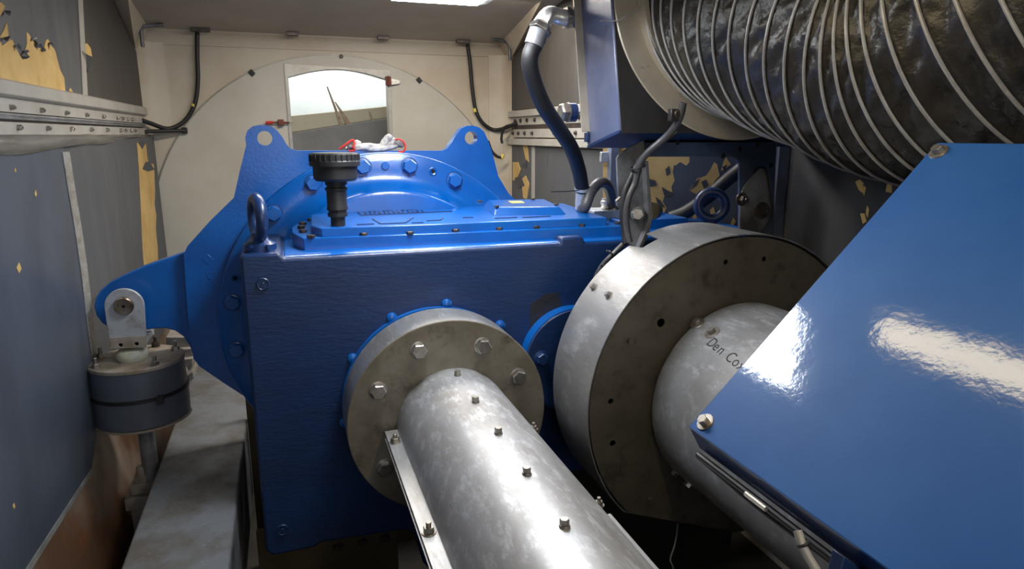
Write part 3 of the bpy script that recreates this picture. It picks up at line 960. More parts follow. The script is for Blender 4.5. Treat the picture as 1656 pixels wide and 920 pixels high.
# handwriting in black marker wrapped on the tube
p0 = on_tube(1141, 556, tc2, tr2); p1 = on_tube(1186, 592, tc2, tr2)
a0 = math.atan2(p0.z - tc2[2], p0.x - tc2[0]); a1 = math.atan2(p1.z - tc2[2], p1.x - tc2[0])
dirv = Vector(((a0 - a1) * tr2, p1.y - p0.y)); L_ = dirv.length; dirv.normalize()
off_ = 0
for ch, adv in zip('Den Cox', (.72, .58, .62, .34, .74, .60, .5)):
    if ch != ' ':
        bm = text_mesh(ch, 1.0, .01)
        for v in bm.verts:
            lx, ly = (v.co.x + off_) * L_ * .30, v.co.y * L_ * .30
            s_ = dirv.x * lx - dirv.y * ly; t_ = dirv.y * lx + dirv.x * ly
            aa = a0 - s_ / tr2
            n = Vector((math.cos(aa), 0, math.sin(aa)))
            v.co = Vector((tc2[0], p0.y + t_, tc2[2])) + n * (tr2 + .0004 + (.0003 if v.co.z > 0 else 0))
        obj('handwriting', bm, M['ink'], t2)
    off_ += adv
# lower chord closing plate shadow side bracket behind tube
# ------------------------------------------------------------------ thin wire hanging below
bm = nb()
tube(bm, spline([aY(1096, 846, 1.83), aY(1094, 865, 1.83), aY(1090, 885, 1.82), aY(1084, 905, 1.81), aY(1090, 925, 1.80), aY(1098, 1000, 1.80)]), .003, 8)
tag(obj('hanging_wire', bm, M['wire']), 'thin pale wire hanging below the big drum guard', 'wire')
bm = nb()
pts = []
for i in range(180):
    t = i / 179; c = aY(1106 - 8 * t, 855 + 110 * t, 1.88)
    pts.append(c + Vector((math.cos(i * 1.3) * .008, math.sin(i * 1.3) * .008, 0)))
tube(bm, pts, .0016, 6)
tag(obj('coiled_cord', bm, M['rub']), 'dark coiled cord hanging beside the thin pale wire', 'cord')

# ================================================================== FOREGROUND SHEET GUARD
GA, GB = aY(1515, 230, 1.0), aY(1113, 690, 1.0)
ge = (GA - GB).normalized()
gn = Vector((-ge.z, 0, ge.x)).normalized()   # upward-left normal
if gn.z < 0: gn = -gn
fg = thing('sheet_metal_cover', 'glossy blue sloping sheet-metal cover in the right foreground reflecting the lamps', 'machine cover', (1.0, .5, 1.45))
bm = nb()
Yn = -.9
prism(bm, [GA, GB, Vector((GB.x, Yn, GB.z)), Vector((GA.x, Yn, GA.z))], gn * -.006)
# top and bottom folded lips
pn = obj('cover_sheet', bm, M['guard_blue'], fg, bevel=.0025)
bm = nb()
prism(bm, [GB + gn * -.004, GB + ge * .004 - gn * .004, GB + ge * .004 + Vector((.03, 0, -.045)), GB + Vector((.028, 0, -.048))], (0, Yn - 1.0, 0))
obj('lower_lip', bm, M['navy'], fg, bevel=.001)
bm = nb()
prism(bm, [GA - gn * .004, GA - gn * .004 + Vector((.05, 0, -.02)), GA - gn * .008 + Vector((.05, 0, -.024)), GA - gn * .010], (0, Yn - 1.0, 0))
obj('top_lip', bm, M['guard_blue'], fg)
for px, py in ((1518, 246), (1141, 683)):
    p = aP(px, py, GA, gn)
    bolt(pn, p, gn, .018, .011, .003, .0175, 0, M['bolt'])
bm = nb(); tube(bm, [GB + Vector((.012, -.02, -.050)), GB + Vector((.012, Yn - 1, -.050))], .0065, 10)
tube(bm, spline([GB + Vector((.02, -.01, -.060)), GB + Vector((.025, -.2, -.072)), GB + Vector((.02, -.4, -.062)), GB + Vector((.02, -.9, -.066))]), .005, 10)
tag(obj('edge_cable', bm, M['rub']), 'black cables running under the lower edge of the blue cover', 'cable')
bm = nb(); p = aY(1212, 776, .80); q = aY(1226, 788, .76)
tube(bm, [GB + Vector((.003, -.17, -.046)), GB + Vector((.003, -.22, -.046))], .0045, 8)
obj('clip', bm, M['chrome'], fg)
# grey sleeve cable with tie, bottom
bm = nb()
cp = [aY(1290, 858, .66), aY(1297, 880, .65), aY(1308, 902, .64), aY(1322, 925, .63), aY(1340, 960, .62)]
tube(bm, spline(cp), .0062, 12)
cab = obj('sleeved_cable', bm, M['rail']); tag(cab, 'pale grey sleeved cable dropping out from under the blue cover', 'cable')
bm = nb(); torus(bm, aY(1299, 880, .65), aY(1308, 902, .64) - aY(1297, 880, .65), .0072, .0024, 20, 6); obj('cable_tie', bm, M['rub'], cab)
bm = nb(); prism(bm, [aY(x, y, .62) for x, y in ((1346, 886), (1400, 925), (1410, 990), (1320, 990))], (0, -.02, 0))
tag(obj('blue_bracket', bm, M['blue_cast_shaded'], None, bevel=.002), 'small dark blue bracket under the cover at the bottom edge', 'bracket')

# ================================================================== OIL COOLER + DUCT
TILT = R(12)
uu = Vector((0, math.sin(TILT), math.cos(TILT)))      # up along the face
dd = Vector((0, math.cos(TILT), -math.sin(TILT)))     # into the box
nn = -dd
P0 = aY(1002, 212, 2.10)
k_ = 2.10 / 2.15
oc = thing('oil_cooler', 'tilted blue-grey oil cooler box with beige cowl ring hanging upper right', 'oil cooler', P0 + Vector((.4, .1, 0)))
xw = .96 * k_


def CP(x, u, d): return P0 + Vector((x, 0, 0)) + uu * u + dd * d


bm = nb()
prism(bm, [CP(0, 0, 0), CP(0, .86, 0), CP(0, .86, .265), CP(0, 0, .265)], (xw, 0, 0))
bm.normal_update()
obj('cooler_box', bm, [M['cooler_blue']], oc, bevel=.006, smooth=40)
bm = nb(); prism(bm, [CP(.006, -.0075, -.003), CP(xw - .006, -.0075, -.003), CP(xw - .006, .85, -.003), CP(.006, .85, -.003)], dd * .004)
obj('front_face', bm, M['black_panel'], oc)
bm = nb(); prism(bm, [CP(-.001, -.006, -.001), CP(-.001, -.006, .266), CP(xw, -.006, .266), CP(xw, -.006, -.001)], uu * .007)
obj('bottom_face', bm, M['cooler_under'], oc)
cc = CP(.478 * k_, .438 * k_, 0)
R1, R0 = .469 * k_, .398 * k_
bm = nb(); lathe(bm, [(R0 - .03, .004), (R1, .004), (R1 + .004, .008), (R1, .012), (R0, .014), (R0 - .03, .014)], cc, nn, 128, closed=True)
lathe(bm, [(R0 - .03, .012), (R0 - .012, .012), (R0 - .012, .06), (R0 - .03, .06)], cc, nn, 96, closed=True)
obj('cowl_ring', bm, M['cowl'], oc, smooth=40)
# rear flange strip
bm = nb(); prism(bm, [CP(-.030, .05, .235), CP(0, .05, .235), CP(0, .86, .235), CP(-.030, .86, .235)], dd * .008)
obj('rear_flange', bm, M['cowl'], oc)
bm = nb(); box(bm, CP(-.014, .01, .235), CP(0.0, .05, .255)); obj('side_block', bm, M['blue_cast_shaded'], oc, bevel=.003)
# plug on the side
lx = P0.x
pk = aX(930, 182, lx)
bm = nb(); lathe(bm, [(0, 0), (.036, 0), (.036, .030), (0, .030)], (lx, pk.y, pk.z), (-1, 0, 0), 32); obj('plug_boss', bm, M['navy'], oc)
bm = nb(); lathe(bm, [(0, .03), (.038, .03), (.038, .034), (.034, .036), (0, .036)], (lx, pk.y, pk.z), (-1, 0, 0), 32)
lathe(bm, [(0, .036), (.038, .036), (.038, .056), (.031, .064), (0, .064)], (lx, pk.y, pk.z), (-1, 0, 0), 6)
obj('hex_plug', bm, M['bolt'], oc)
pk2 = aX(934, 30, lx)
bm = nb(); lathe(bm, [(0, 0), (.034, 0), (.034, .028), (0, .028)], (lx, pk2.y, pk2.z), (-1, 0, 0), 32); obj('hose_boss', bm, M['navy'], oc)
# wire hook on the cowl
bm = nb(); tube(bm, spline([aP(970, 34, P0 - dd * .015, dd), aP(985, 33.5, P0 - dd * .02, dd), aP(1001, 33, P0 - dd * .03, dd), aP(1010, 27, P0 - dd * .04, dd), aP(1022, 22, P0 - dd * .04, dd), aP(1031, 12, P0 - dd * .04, dd), aP(1036, -6, P0 - dd * .04, dd)]), .0022, 8)
obj('tie_wire', bm, M['wire'], oc)

# duct
fd = thing('ventilation_duct', 'wide black flexible fabric duct with wire rings leaving the cowl upper right', 'duct', cc)
RD = R0 * .985
# measured wire rings: centre, heading (azimuth from -Y, elevation)
RG = [(1.567, 2.17, 2.42, .02, .25), (1.576, 2.108, 2.416, -.074, .227), (1.585, 2.045, 2.411, -.17, .204), (1.592, 1.982, 2.404, -.263, .172), (1.601, 1.917, 2.391, -.34, .115),
      (1.611, 1.851, 2.372, -.379, .008), (1.621, 1.783, 2.351, -.391, -.109), (1.631, 1.716, 2.332, -.376, -.203), (1.638, 1.649, 2.314, -.338, -.261), (1.643, 1.586, 2.293, -.27, -.276),
      (1.645, 1.526, 2.273, -.189, -.264), (1.646, 1.469, 2.259, -.105, -.245), (1.645, 1.416, 2.249, -.047, -.191), (1.641, 1.367, 2.244, -.041, -.076), (1.636, 1.32, 2.243, -.052, .041),
      (1.631, 1.274, 2.246, -.065, .148), (1.627, 1.227, 2.253, -.067, .23), (1.626, 1.18, 2.265, -.041, .303), (1.627, 1.132, 2.281, .028, .383), (1.629, 1.086, 2.297, .089, .405),
      (1.631, 1.04, 2.314, .147, .424), (1.634, .994, 2.331, .205, .443)]
for k in range(9):
    a = RG[-1]; RG.append((a[0] + .006, a[1] - .060, a[2] + .008, a[3], a[4] - .03))
RG = [(cc.x, cc.y - .005, cc.z, 0.0, TILT)] + RG[1:]


def rparam(t):
    i = min(int(t), len(RG) - 2); f = t - i
    q = [RG[max(i - 1, 0)], RG[i], RG[i + 1], RG[min(i + 2, len(RG) - 1)]]
    v = [0.5 * (2 * q[1][c] + (q[2][c] - q[0][c]) * f + (2 * q[0][c] - 5 * q[1][c] + 4 * q[2][c] - q[3][c]) * f * f + (3 * q[1][c] - q[0][c] - 3 * q[2][c] + q[3][c]) * f ** 3) for c in range(5)]
    return Vector(v[:3]), Vector((math.sin(v[3]) * math.cos(v[4]), -math.cos(v[3]) * math.cos(v[4]), math.sin(v[4])))


bm = nb()
NA = 220
rings = []
KS = 8
for si in range((len(RG) - 1) * KS + 1):
    tt = si / KS
    p, d = rparam(tt)
    u = Vector((1, 0, 0)); u = (u - d * u.dot(d)).normalized(); v = d.cross(u)
    t = tt - int(tt)
    i0 = min(int(tt), len(RG) - 2)
    gap = (Vector(RG[i0 + 1][:3]) - Vector(RG[i0][:3])).length
    ring = []
    for k in range(NA):
        an = 2 * PI * k / NA
        q = Vector((math.cos(an + tt * .25) * 7, math.sin(an + tt * .25) * 7, tt * .75))
        wr = noise.noise(q) * .8 + .7 * abs(noise.noise(q * 2.1)) + .35 * noise.noise(q * 4.2)
        wr += .30 * abs(noise.noise(q * 7.5)) 
        dip = math.sin(PI * t) * (gap * .14 + gap * .38 * wr)
        r = RD - .003 - dip
        ring.append(bm.verts.new(p + (u * math.cos(an) + v * math.sin(an)) * r))
    rings.append(ring)
for a, b in zip(rings, rings[1:]):
    for i in range(NA):
        j = (i + 1) % NA
        bm.faces.new((a[i], a[j], b[j], b[i]))
obj('duct_fabric', bm, M['duct'], fd, smooth=80)
for k in range(1, len(RG)):
    p, d = rparam(k - 1e-6)
    bm = nb(); torus(bm, p, d, RD, .0042, 140, 8)
    obj('wire_ring', bm, M['wire'], fd)

# cable clamp on cowl and the pair of black cables down the bracket
YC = 2.12
cl_ = [aY(1105, 166, 1.98), aY(1101, 185, 1.99), aY(1092, 204, 2.02), aY(1074, 224, 2.06), aY(1046, 248, 2.10), aY(1034, 268, 2.12), aY(1027, 295, 2.13), aY(1017, 318, 2.13), aY(1012, 345, 2.13), aY(1014, 372, 2.13), aY(1018, 392, 2.12)]
bm = nb(); tube(bm, spline(cl_), .0125, 12)
c1_ = obj('black_cable', bm, M['rubgrey']); tag(c1_, 'dark cable running from the cowl clamp down in front of the bracket, right of two', 'cable')
cl2 = [aY(1094, 214, 2.10), aY(1066, 232, 2.12), aY(1040, 252, 2.13), aY(1029, 270, 2.14), aY(1018, 292, 2.14), aY(1009, 315, 2.14), aY(1006, 345, 2.14), aY(1009, 372, 2.14), aY(1011, 394, 2.13)]
bm = nb(); tube(bm, spline(cl2), .0105, 12)
tag(obj('black_cable', bm, M['rub']), 'thinner black cable down the bracket, left of two', 'cable')
bm = nb(); p = aY(1031, 270, 2.125); torus(bm, p, (.3, 0, -1), .026, .004, 24, 8)
obj('cable_tie', bm, M['rub'], c1_)
bm = nb(); cpn = aY(1092, 184, 2.0); box(bm, cpn - Vector((.022, .012, .024)), cpn + Vector((.012, .012, .016))); cyl(bm, cpn - Vector((.0, .02, 0)), cpn, .012, 16)
obj('cable_clamp', bm, M['bolt_dark'], c1_, bevel=.003)
# small hydraulic pipes by the rim
bm = nb()
tube(bm, spline([aY(1017, 388, 2.14), aY(1004, 398, 2.14), aY(990, 412, 2.14), aY(977, 425, 2.15), aY(966, 442, 2.16), aY(960, 460, 2.17)]), .0085, 10)
hp = obj('thin_pipe', bm, M['rubgrey']); tag(hp, 'thin grey pipe with hose clips climbing behind the drum guard rim', 'pipe')
bm = nb()
torus(bm, aY(989, 409, 2.14), aY(977, 425, 2.15) - aY(990, 410, 2.14), .0105, .003, 20, 8)
torus(bm, aY(1012, 390, 2.14), aY(1004, 398, 2.14) - aY(1017, 388, 2.14), .0125, .003, 20, 8)
tube(bm, [aY(981, 405, 2.13), aY(989, 409, 2.13)], .003, 8)
tube(bm, [aY(971, 428, 2.13), aY(976, 430, 2.13)], .005, 8)
obj('hose_clip', bm, M['bolt'], hp)

# ------------------------------------------------------------------ cooler bracket
cb = thing('cooler_bracket', 'oily blue steel bracket frame carrying the cooler over the gearbox', 'bracket', (1.5, 2.25, 1.61))
YK = 2.22
fr = [(1002, 246), (1012, 240), (1040, 224), (1249, 224), (1256, 236), (1252, 330), (1249, 400), (1196, 400), (1196, 266), (1191, 257), (1183, 253.5), (1052, 253.5), (1042, 256), (1040, 262)]
bm = nb(); prism(bm, [aY(x, y, YK) for x, y in ((1036, 226), (1249, 224), (1256, 236), (1253, 300), (1252, 380), (1196, 380), (1196, 266), (1191, 257), (1183, 253.5), (1036, 253.5))], (0, .012, 0))
bk = obj('cross_member', bm, M['bracket'], cb, bevel=.002)
# flange turned back along the top
bm = nb(); a, b = aY(1036, 226, YK), aY(1250, 225, YK)
box(bm, (a.x, YK, a.z - .012), (b.x, YK + .16, a.z)); obj('top_flange', bm, M['bracket'], cb, bevel=.002)
# left leg: wide plate tapering to a foot
bm = nb(); prism(bm, [aY(x, y, YK - .01) for x, y in ((1042, 226), (1018, 238), (1001, 249), (997, 256), (999, 300), (1002, 334), (1010, 352), (1016, 395), (1030, 402), (1042, 372), (1048, 345), (1046, 318), (1043, 262))], (0, .010, 0))
ll = obj('leg', bm, M['bracket_grey'], cb, bevel=.002)
bm = nb(); prism(bm, [aY(x, y, YK - .012) for x, y in ((1042, 260), (1046, 316), (1050, 346), (1044, 374), (1031, 402), (1026, 401), (1038, 372), (1043, 346), (1040, 318), (1037, 262))], (0, -.03, 0))
obj('leg_flange', bm, M['bracket_grey'], cb, bevel=.002)
# right gusset: bolted inner plate with a worn wedge shape
bm = nb(); prism(bm, [aY(x, y, YK - .008) for x, y in ((1203, 301), (1228, 272), (1236, 270), (1243, 277), (1247, 300), (1249, 350), (1231, 373), (1229, 380), (1197, 380), (1197, 318))], (0, .006, 0))
gs = obj('gusset', bm, M['bracket_grey'], cb, bevel=.0015)
bm = nb()
tube(bm, spline([aY(1219, 279, YK - .016), aY(1228, 271, YK - .016), aY(1238, 274, YK - .016), aY(1242, 290, YK - .016), aY(1246, 320, YK - .016), aY(1249, 345, YK - .016), aY(1240, 362, YK - .016), aY(1229, 377, YK - .016)]), .004, 8)
obj('edge_wire', bm, M['rub'], cb)
bolt(gs, aY(1199, 322, YK - .008), (0, -1, 0), .030, .022, .004, .026, .012, M['bolt_dark'])
bolt(gs, aY(1232, 340, YK - .008), (0, -1, 0), .034, .024, .006, .034, .012, M['bolt_dark'])
bolt(ll, aY(1031, 346, YK - .045) + Vector((0, .0, 0)), (-.5, -1, .1), .040, .024, .0, None, 0, M['bolt'])
bm = nb(); cyl(bm, aY(1031, 346, YK - .045), aY(1033, 345, YK), .026, 20); obj('spacer', bm, M['bracket_grey'], ll)
bolt(ll, aY(1003, 326, YK - .01), (-.3, -1, 0), .036, .020, .0, None, 0, M['bolt'])
bm = nb(); cyl(bm, aY(1052, 341, YK + .05), aY(1058, 341, YK + .10), .034, 24); obj('rubber_mount', bm, M['oil'], cb)
for px, py in ((1095, 230), (1196, 241), (1224, 233), (1169, 252), (1246, 267), (1232, 283)):
    bm = nb(); cyl(bm, aY(px, py, YK - .002), aY(px, py, YK + .004), .010, 14); obj('hole', bm, M['hole'], bk)

# ------------------------------------------------------------------ hoses
oh = thing('oil_hose', 'thick blue-black oil hose curving down from a bright elbow fitting on the cooler', 'hose', aY(940, 335, 2.62))
YH = pk2.y
e0 = Vector((lx - .028, pk2.y, pk2.z))
hp_ = [aY(870, 62, 2.20), aY(857, 92, 2.20), aY(861, 125, 2.22), aY(879, 170, 2.26), aY(903, 207, 2.32), aY(924, 240, 2.38), aY(936, 275, 2.44), aY(942, 308, 2.48)]
bm = nb(); tube(bm, spline(hp_), .0285, 22); obj('hose', bm, M['hose_blue'], oh, smooth=60)
bm = nb()
tube(bm, spline([e0, e0 + Vector((-.035, 0, 0)), aY(889, 24, YH), aY(878, 36, (YH + 2.2) / 2), aY(873, 46, 2.21)]), .0305, 20)
obj('elbow', bm, M['chrome'], oh, smooth=60)
bm = nb(); lathe(bm, [(.0, 0), (.043, 0), (.043, .024), (0, .024)], e0, (-1, 0, 0), 6)
obj('hex_nut', bm, M['bolt'], oh, bevel=.002)
bm = nb()
a, b = aY(876, 43, 2.205), aY(870, 54, 2.20)
lathe(bm, [(0, 0), (.039, 0), (.039, .02), (0, .02)], a, b - a, 6)
obj('hex_nut', bm, M['bolt'], oh, bevel=.002)
bm = nb(); a, b = aY(872, 49, 2.20), aY(863, 74, 2.20)
cyl(bm, a, b, .0325, 22); obj('ferrule', bm, M['bracket_grey'], oh)
bm = nb(); a, b = aY(941.5, 303, 2.475), aY(940, 337, 2.50)
cyl(bm, a, b, .0255, 20); lathe(bm, [(0, 0), (.031, 0), (.031, .012), (0, .012)], a, b - a, 20)
obj('end_fitting', bm, M['clevis'], oh)
bm = nb()
torus(bm, aY(942, 307, 2.478), (0, 0, 1), .025, .0025, 24, 6)
tube(bm, [aY(936, 308, 2.45), aY(915, 309.5, 2.42), aY(891, 310, 2.40)], .0022, 6)
obj('cable_tie', bm, M['rub'], oh)
bm = nb(); tube(bm, spline([aY(940, 337, 2.50), aY(947, 322, 2.46), aY(955, 305, 2.46), aY(968, 293, 2.48), aY(980, 296, 2.52), aY(986, 310, 2.56), aY(989, 332, 2.60)][0:1] + [aY(946, 335, 2.45), aY(955, 312, 2.46), aY(967, 297, 2.48), aY(979, 297, 2.52), aY(987, 312, 2.56), aY(990, 334, 2.60)]), .0215, 18)
o = obj('return_hose', bm, M['rubgrey'], smooth=60); tag(o, 'short grey-black hose arched over the rear right gearbox deck', 'hose')
bm = nb(); torus(bm, aY(960, 304, 2.468), (.3, 0, .7), .0225, .002, 24, 6); obj('cable_tie', bm, M['rub'], o)
bm = nb(); tube(bm, spline([aY(1085, 352, 2.66), aY(1110, 342, 2.62), aY(1145, 318, 2.56), aY(1175, 292, 2.50), aY(1200, 272, 2.44), aY(1225, 255, 2.40)]), .030, 20)
tag(obj('drain_hose', bm, M['rub'], smooth=60), 'fat dark hose slanting up behind the ring eye to the bracket', 'hose')
# clamp fittings on the pad behind the deck
pf = thing('deck_fitting', 'small bright screw fitting on a pale pad behind the gearbox deck', 'fitting', aY(978, 338, 2.60))
bm = nb(); p = aY(978, 338, 2.60)
lathe(bm, [(0, 0), (.016, 0), (.018, .008), (.014, .014), (.019, .022), (.019, .034), (.014, .038), (.014, .046), (0, .046)], p, (0, 0, 1), 16)
obj('screw_cap', bm, M['chrome'], pf)
bm = nb(); p = aY(993, 338, 2.60); lathe(bm, [(0, 0), (.026, 0), (.024, .010), (.006, .014), (.006, .028), (0, .028)], p, (0, 0, 1), 20)
obj('washer_stud', bm, M['bolt'], pf)
bm = nb(); a = aY(985, 343, 2.60); box(bm, (a.x - .09, 2.56, 1.617), (a.x + .09, 2.69, a.z + .012)); obj('pad', bm, M['clevis'], pf, bevel=.003)

# ================================================================== DAMPER
DC = Vector((-.592, 2.80, 0)); DRr = .166
dm = thing('torque_damper', 'round grey rubber torque damper with bolted lid under the gearbox arm', 'damper', (DC.x, DC.y, .55))
zt_ = 1.157
bm = nb(); lathe(bm, [(0, .915), (DRr * .9, .915), (DRr + .002, .925), (DRr + .004, .99), (DRr, 1.10), (DRr - .002, zt_ - .014), (0, zt_ - .014)], (DC.x, DC.y, 0), (0, 0, 1), 72)
bd = obj('rubber_body', bm, M['pvcgrey'], dm, smooth=50)
bm = nb(); lathe(bm, [(0, zt_ - .014), (DRr + .002, zt_ - .014), (DRr + .002, zt_), (0, zt_)], (DC.x, DC.y, 0), (0, 0, 1), 72)
lid = obj('lid', bm, M['topplate'], dm, bevel=.002, smooth=30)
bm = nb(); lathe(bm, [(DRr + .001, 1.028), (DRr + .007, 1.028), (DRr + .007, 1.042), (DRr + .001, 1.042)], (DC.x, DC.y, 0), (0, 0, 1), 72, closed=True)
a_ = aY(257, 643, 2.62)
box(bm, (a_.x - .010, 2.628, 1.018), (a_.x + .010, 2.655, 1.048))
obj('strap', bm, M['rub'], dm)
bm = nb(); lathe(bm, [(DRr - .02, .913), (DRr + .006, .913), (DRr + .006, .921), (DRr - .02, .921)], (DC.x, DC.y, 0), (0, 0, 1), 72, closed=True); obj('lower_rim', bm, M['topplate'], dm)
for px, py in ((153, 577), (173, 590), (238, 585), (276, 567)):
    p = aZ(px, py, zt_)
    v = Vector((p.x - DC.x, p.y - DC.y, 0)).normalized() * .143
    bolt(lid, (DC.x + v.x, DC.y + v.y, zt_), (0, 0, 1), .026, .014, .002, .017, .022, M['bolt'])
p = aZ(252, 560, zt_); v = Vector((p.x - DC.x, p.y - DC.y, 0)).normalized() * .143
bolt(lid, (DC.x + v.x, DC.y + v.y, zt_), (0, 0, 1), .026, .018, .002, .017, .022, M['bolt_dark'])
# stem + clevis + pin
YV = 2.755
cz = aY(213, 577, YV)
bm = nb(); lathe(bm, [(0, 0), (.050, 0), (.056, .012), (.056, .028), (.046, .040), (0, .042)], (cz.x - .004, DC.y - .01, zt_), (0, 0, 1), 32)
obj('stem_bush', bm, M['beige_plastic'], dm, smooth=60)
zc = aY(201, 495, YV); rc = .066
bl, brr = aY(178, 563, YV), aY(237, 561, YV)
pts = [Vector((bl.x, YV, bl.z)), Vector((brr.x, YV, brr.z)), Vector((zc.x + rc, YV, zc.z))] + circ((zc.x, YV, zc.z), rc, 16, 'y', 0, PI)[1:-1] + [Vector((zc.x - rc, YV, zc.z))]
bm = nb(); prism(bm, pts, (0, .016, 0)); cvp = obj('clevis_plate', bm, M['clevis'], dm, bevel=.002)
bm = nb(); prism(bm, [p + Vector((0, .155, 0)) for p in pts], (0, .016, 0)); obj('clevis_plate', bm, M['clevis'], dm, bevel=.002)
bm = nb(); a, b = aY(179, 546, YV - .003), aY(236.5, 543, YV - .003)
prism(bm, [Vector((bl.x, YV - .008, bl.z)), Vector((brr.x, YV - .008, brr.z)), Vector((b.x, YV - .008, b.z)), Vector((a.x, YV - .008, a.z))], (0, .008, 0),
      [circ(aY(195, 558, YV - .008), .007, 14), circ(aY(221, 556, YV - .008), .007, 14)])
obj('clamp_strip', bm, M['topplate'], dm, bevel=.001)
bm = nb(); box(bm, (bl.x, YV, bl.z), (brr.x, YV + .17, bl.z + .02)); obj('clevis_base', bm, M['clevis'], dm, bevel=.002)
bm = nb(); lathe(bm, [(.006, -.01), (.006, .016), (.030, .018), (.034, .012), (.034, -.18), (.006, -.18)], (zc.x, YV, zc.z + .002), (0, -1, 0), 36)
obj('pin', bm, M['pinsteel'], dm, smooth=30)
bm = nb(); cyl(bm, (zc.x, YV - .013, zc.z + .002), (zc.x, YV, zc.z + .002), .007, 14); obj('pin_hole', bm, M['hole'], dm)
bm = nb(); lathe(bm, [(0, .30), (.030, .30), (.030, .93), (0, .93)], (DC.x + .0, DC.y, 0), (0, 0, 1), 32); obj('post', bm, M['bracket_grey'], dm)
# clamp with nut beneath the damper
a = aX(231, 776, -.625)
cm = thing('clamp_block', 'stacked pale clamp plates with a big nut below the grey damper', 'clamp', (a.x, a.y, 0))
bm = nb(); box(bm, (a.x - .040, a.y - .035, a.z - .045), (a.x + .045, a.y + .05, a.z)); obj('upper_plate', bm, M['block'], cm, bevel=.003)
b = a - Vector((0, 0, .045))
bm = nb(); box(bm, (a.x - .062, a.y - .055, b.z - .055), (a.x + .060, a.y + .07, b.z - .002)); obj('lower_plate', bm, M['block'], cm, bevel=.004)
bm = nb(); box(bm, (a.x - .045, a.y - .045, 0.0), (a.x + .060, a.y + .06, b.z - .055)); obj('pedestal', bm, M['block'], cm, bevel=.004)
bm = nb(); lathe(bm, [(0, 0), (.030, 0), (.030, .028), (0, .028)], (a.x, a.y, a.z), (0, 0, 1), 6)
obj('nut', bm, M['topplate'], cm, bevel=.001)
bm = nb(); lathe(bm, [(0, .0), (.019, .0), (.019, .058), (.015, .062), (0, .062)], (a.x, a.y, a.z), (0, 0, 1), 18); obj('stud', bm, M['topplate'], cm)

# ------------------------------------------------------------------ bedplate beam
bm = nb()
prism(bm, [(-.540, -1.5, .75), (-.540, 4.3, .75), (-.237, 4.3, .75), (-.237, -1.5, .75)], (0, 0, -.03))
bmb = thing('bedplate_beam', 'long speckled galvanised beam running along the floor at lower left', 'beam', (-.39, 1, 0))
obj('top_flange', bm, M['galv'], bmb, bevel=.008)
bm = nb(); box(bm, (-.42, -1.5, .0), (-.38, 4.3, .72)); obj('web', bm, M['oil'], bmb)
bm = nb(); box(bm, (-.252, -1.5, .40), (-.238, 4.3, .721)); obj('edge_plate', bm, M['bracket_grey'], bmb)
# stack of grey slabs behind the damper
ys_ = 3.35
for i, (a, b, c, d, xx) in enumerate((((268, 545), (308, 545), (310, 563), (270, 566), 0), ((270, 567), (311, 563), (312, 578), (272, 583), 1), ((272, 584), (312, 579), (311, 592), (274, 601), 2), ((276, 602), (300, 596), (304, 606), (278, 616), 3), ((286, 617), (312, 600), (314, 612), (290, 630), 4))):
    bm = nb(); yy = ys_ - .03 * i
    prism(bm, [aY(*a, yy), aY(*b, yy), aY(*c, yy), aY(*d, yy)], (0, .22, 0))
    sl_ = obj('grey_slab', bm, M['block'], None, bevel=.004)
    tag(sl_, ('topmost', 'second', 'middle', 'fourth', 'lowest')[i] + ' of the grey slabs piled behind the damper', 'slab', 'grey slabs behind the damper')
# things in the dark under the gearbox
bm = nb(); a = aZ(560, 925, .20); box(bm, (-.15, 1.9, .10), (1.2, 2.06, .16)); box(bm, (-.15, 2.06, .0), (1.2, 2.09, .10))
tag(obj('cross_beam', bm, M['oil'], None, bevel=.004), 'oily brown cross beam in the dark below the gearbox', 'beam')
bm = nb(); box(bm, (.68, 2.36, 0.0), (1.9, 2.39, .69))  # black sheet added to hide the lit wall and keep this area dark
tag(obj('dark_sheet', bm, M['dark']), 'black sheet added as darkness under the drum guard', 'dark sheet')
bm = nb(); box(bm, (-.234, 3.02, 0.0), (1.4, 3.05, .95))  # dark sheet added so the gap beside the beam stays dark
tag(obj('dark_sheet', bm, M['oil']), 'dark sheet added as darkness in the gap between floor beam and gearbox', 'dark sheet')
ot = thing('oil_tray', 'dark oily tray wall with small bolts under the gearbox housing', 'tray', (.2, 2.6, 0))
bm = nb(); box(bm, (-.20, 2.5, .0), (.34, 2.53, .50)); tw = obj('tray_wall', bm, M['oil'], ot)
for x in (.10, .20, .29): bolt(tw, (x, 2.5, .38), (0, -1, 0), .028, .015, .003, None, 0, M['bolt_dark'])

# ================================================================== LEFT WALL LINING
XP = -.742


def wx(x, y, v=XP): return aX(x, y, v)


def panel(name, pts, th, m, label, group=None):
    bm = nb(); prism(bm, pts, (-th, 0, 0))
    o = obj(name, bm, m, None, bevel=.003)
    return tag(o, label, 'insulation panel', group)


def jag(pts, amp, k=5, x=XP, seed=0):
    """break straight runs of a (y,z) outline into ragged tears"""
    rnd = random.Random(seed); out = []
    n = len(pts)
    for i in range(n):
        a, b = Vector(pts[i][:2]), Vector(pts[(i + 1) % n][:2])
        rag = pts[i][2] if len(pts[i]) > 2 else 1
        out.append(a)
        if rag:
            d = b - a; pn_ = Vector((-d.y, d.x)).normalized() if d.length else Vector((0, 0))
            for j in range(1, k):
                out.append(a + d * (j / k + rnd.uniform(-.25, .25) / k) + pn_ * rnd.uniform(-amp, amp))
    return [Vector((x, p[0], p[1])) for p in out]


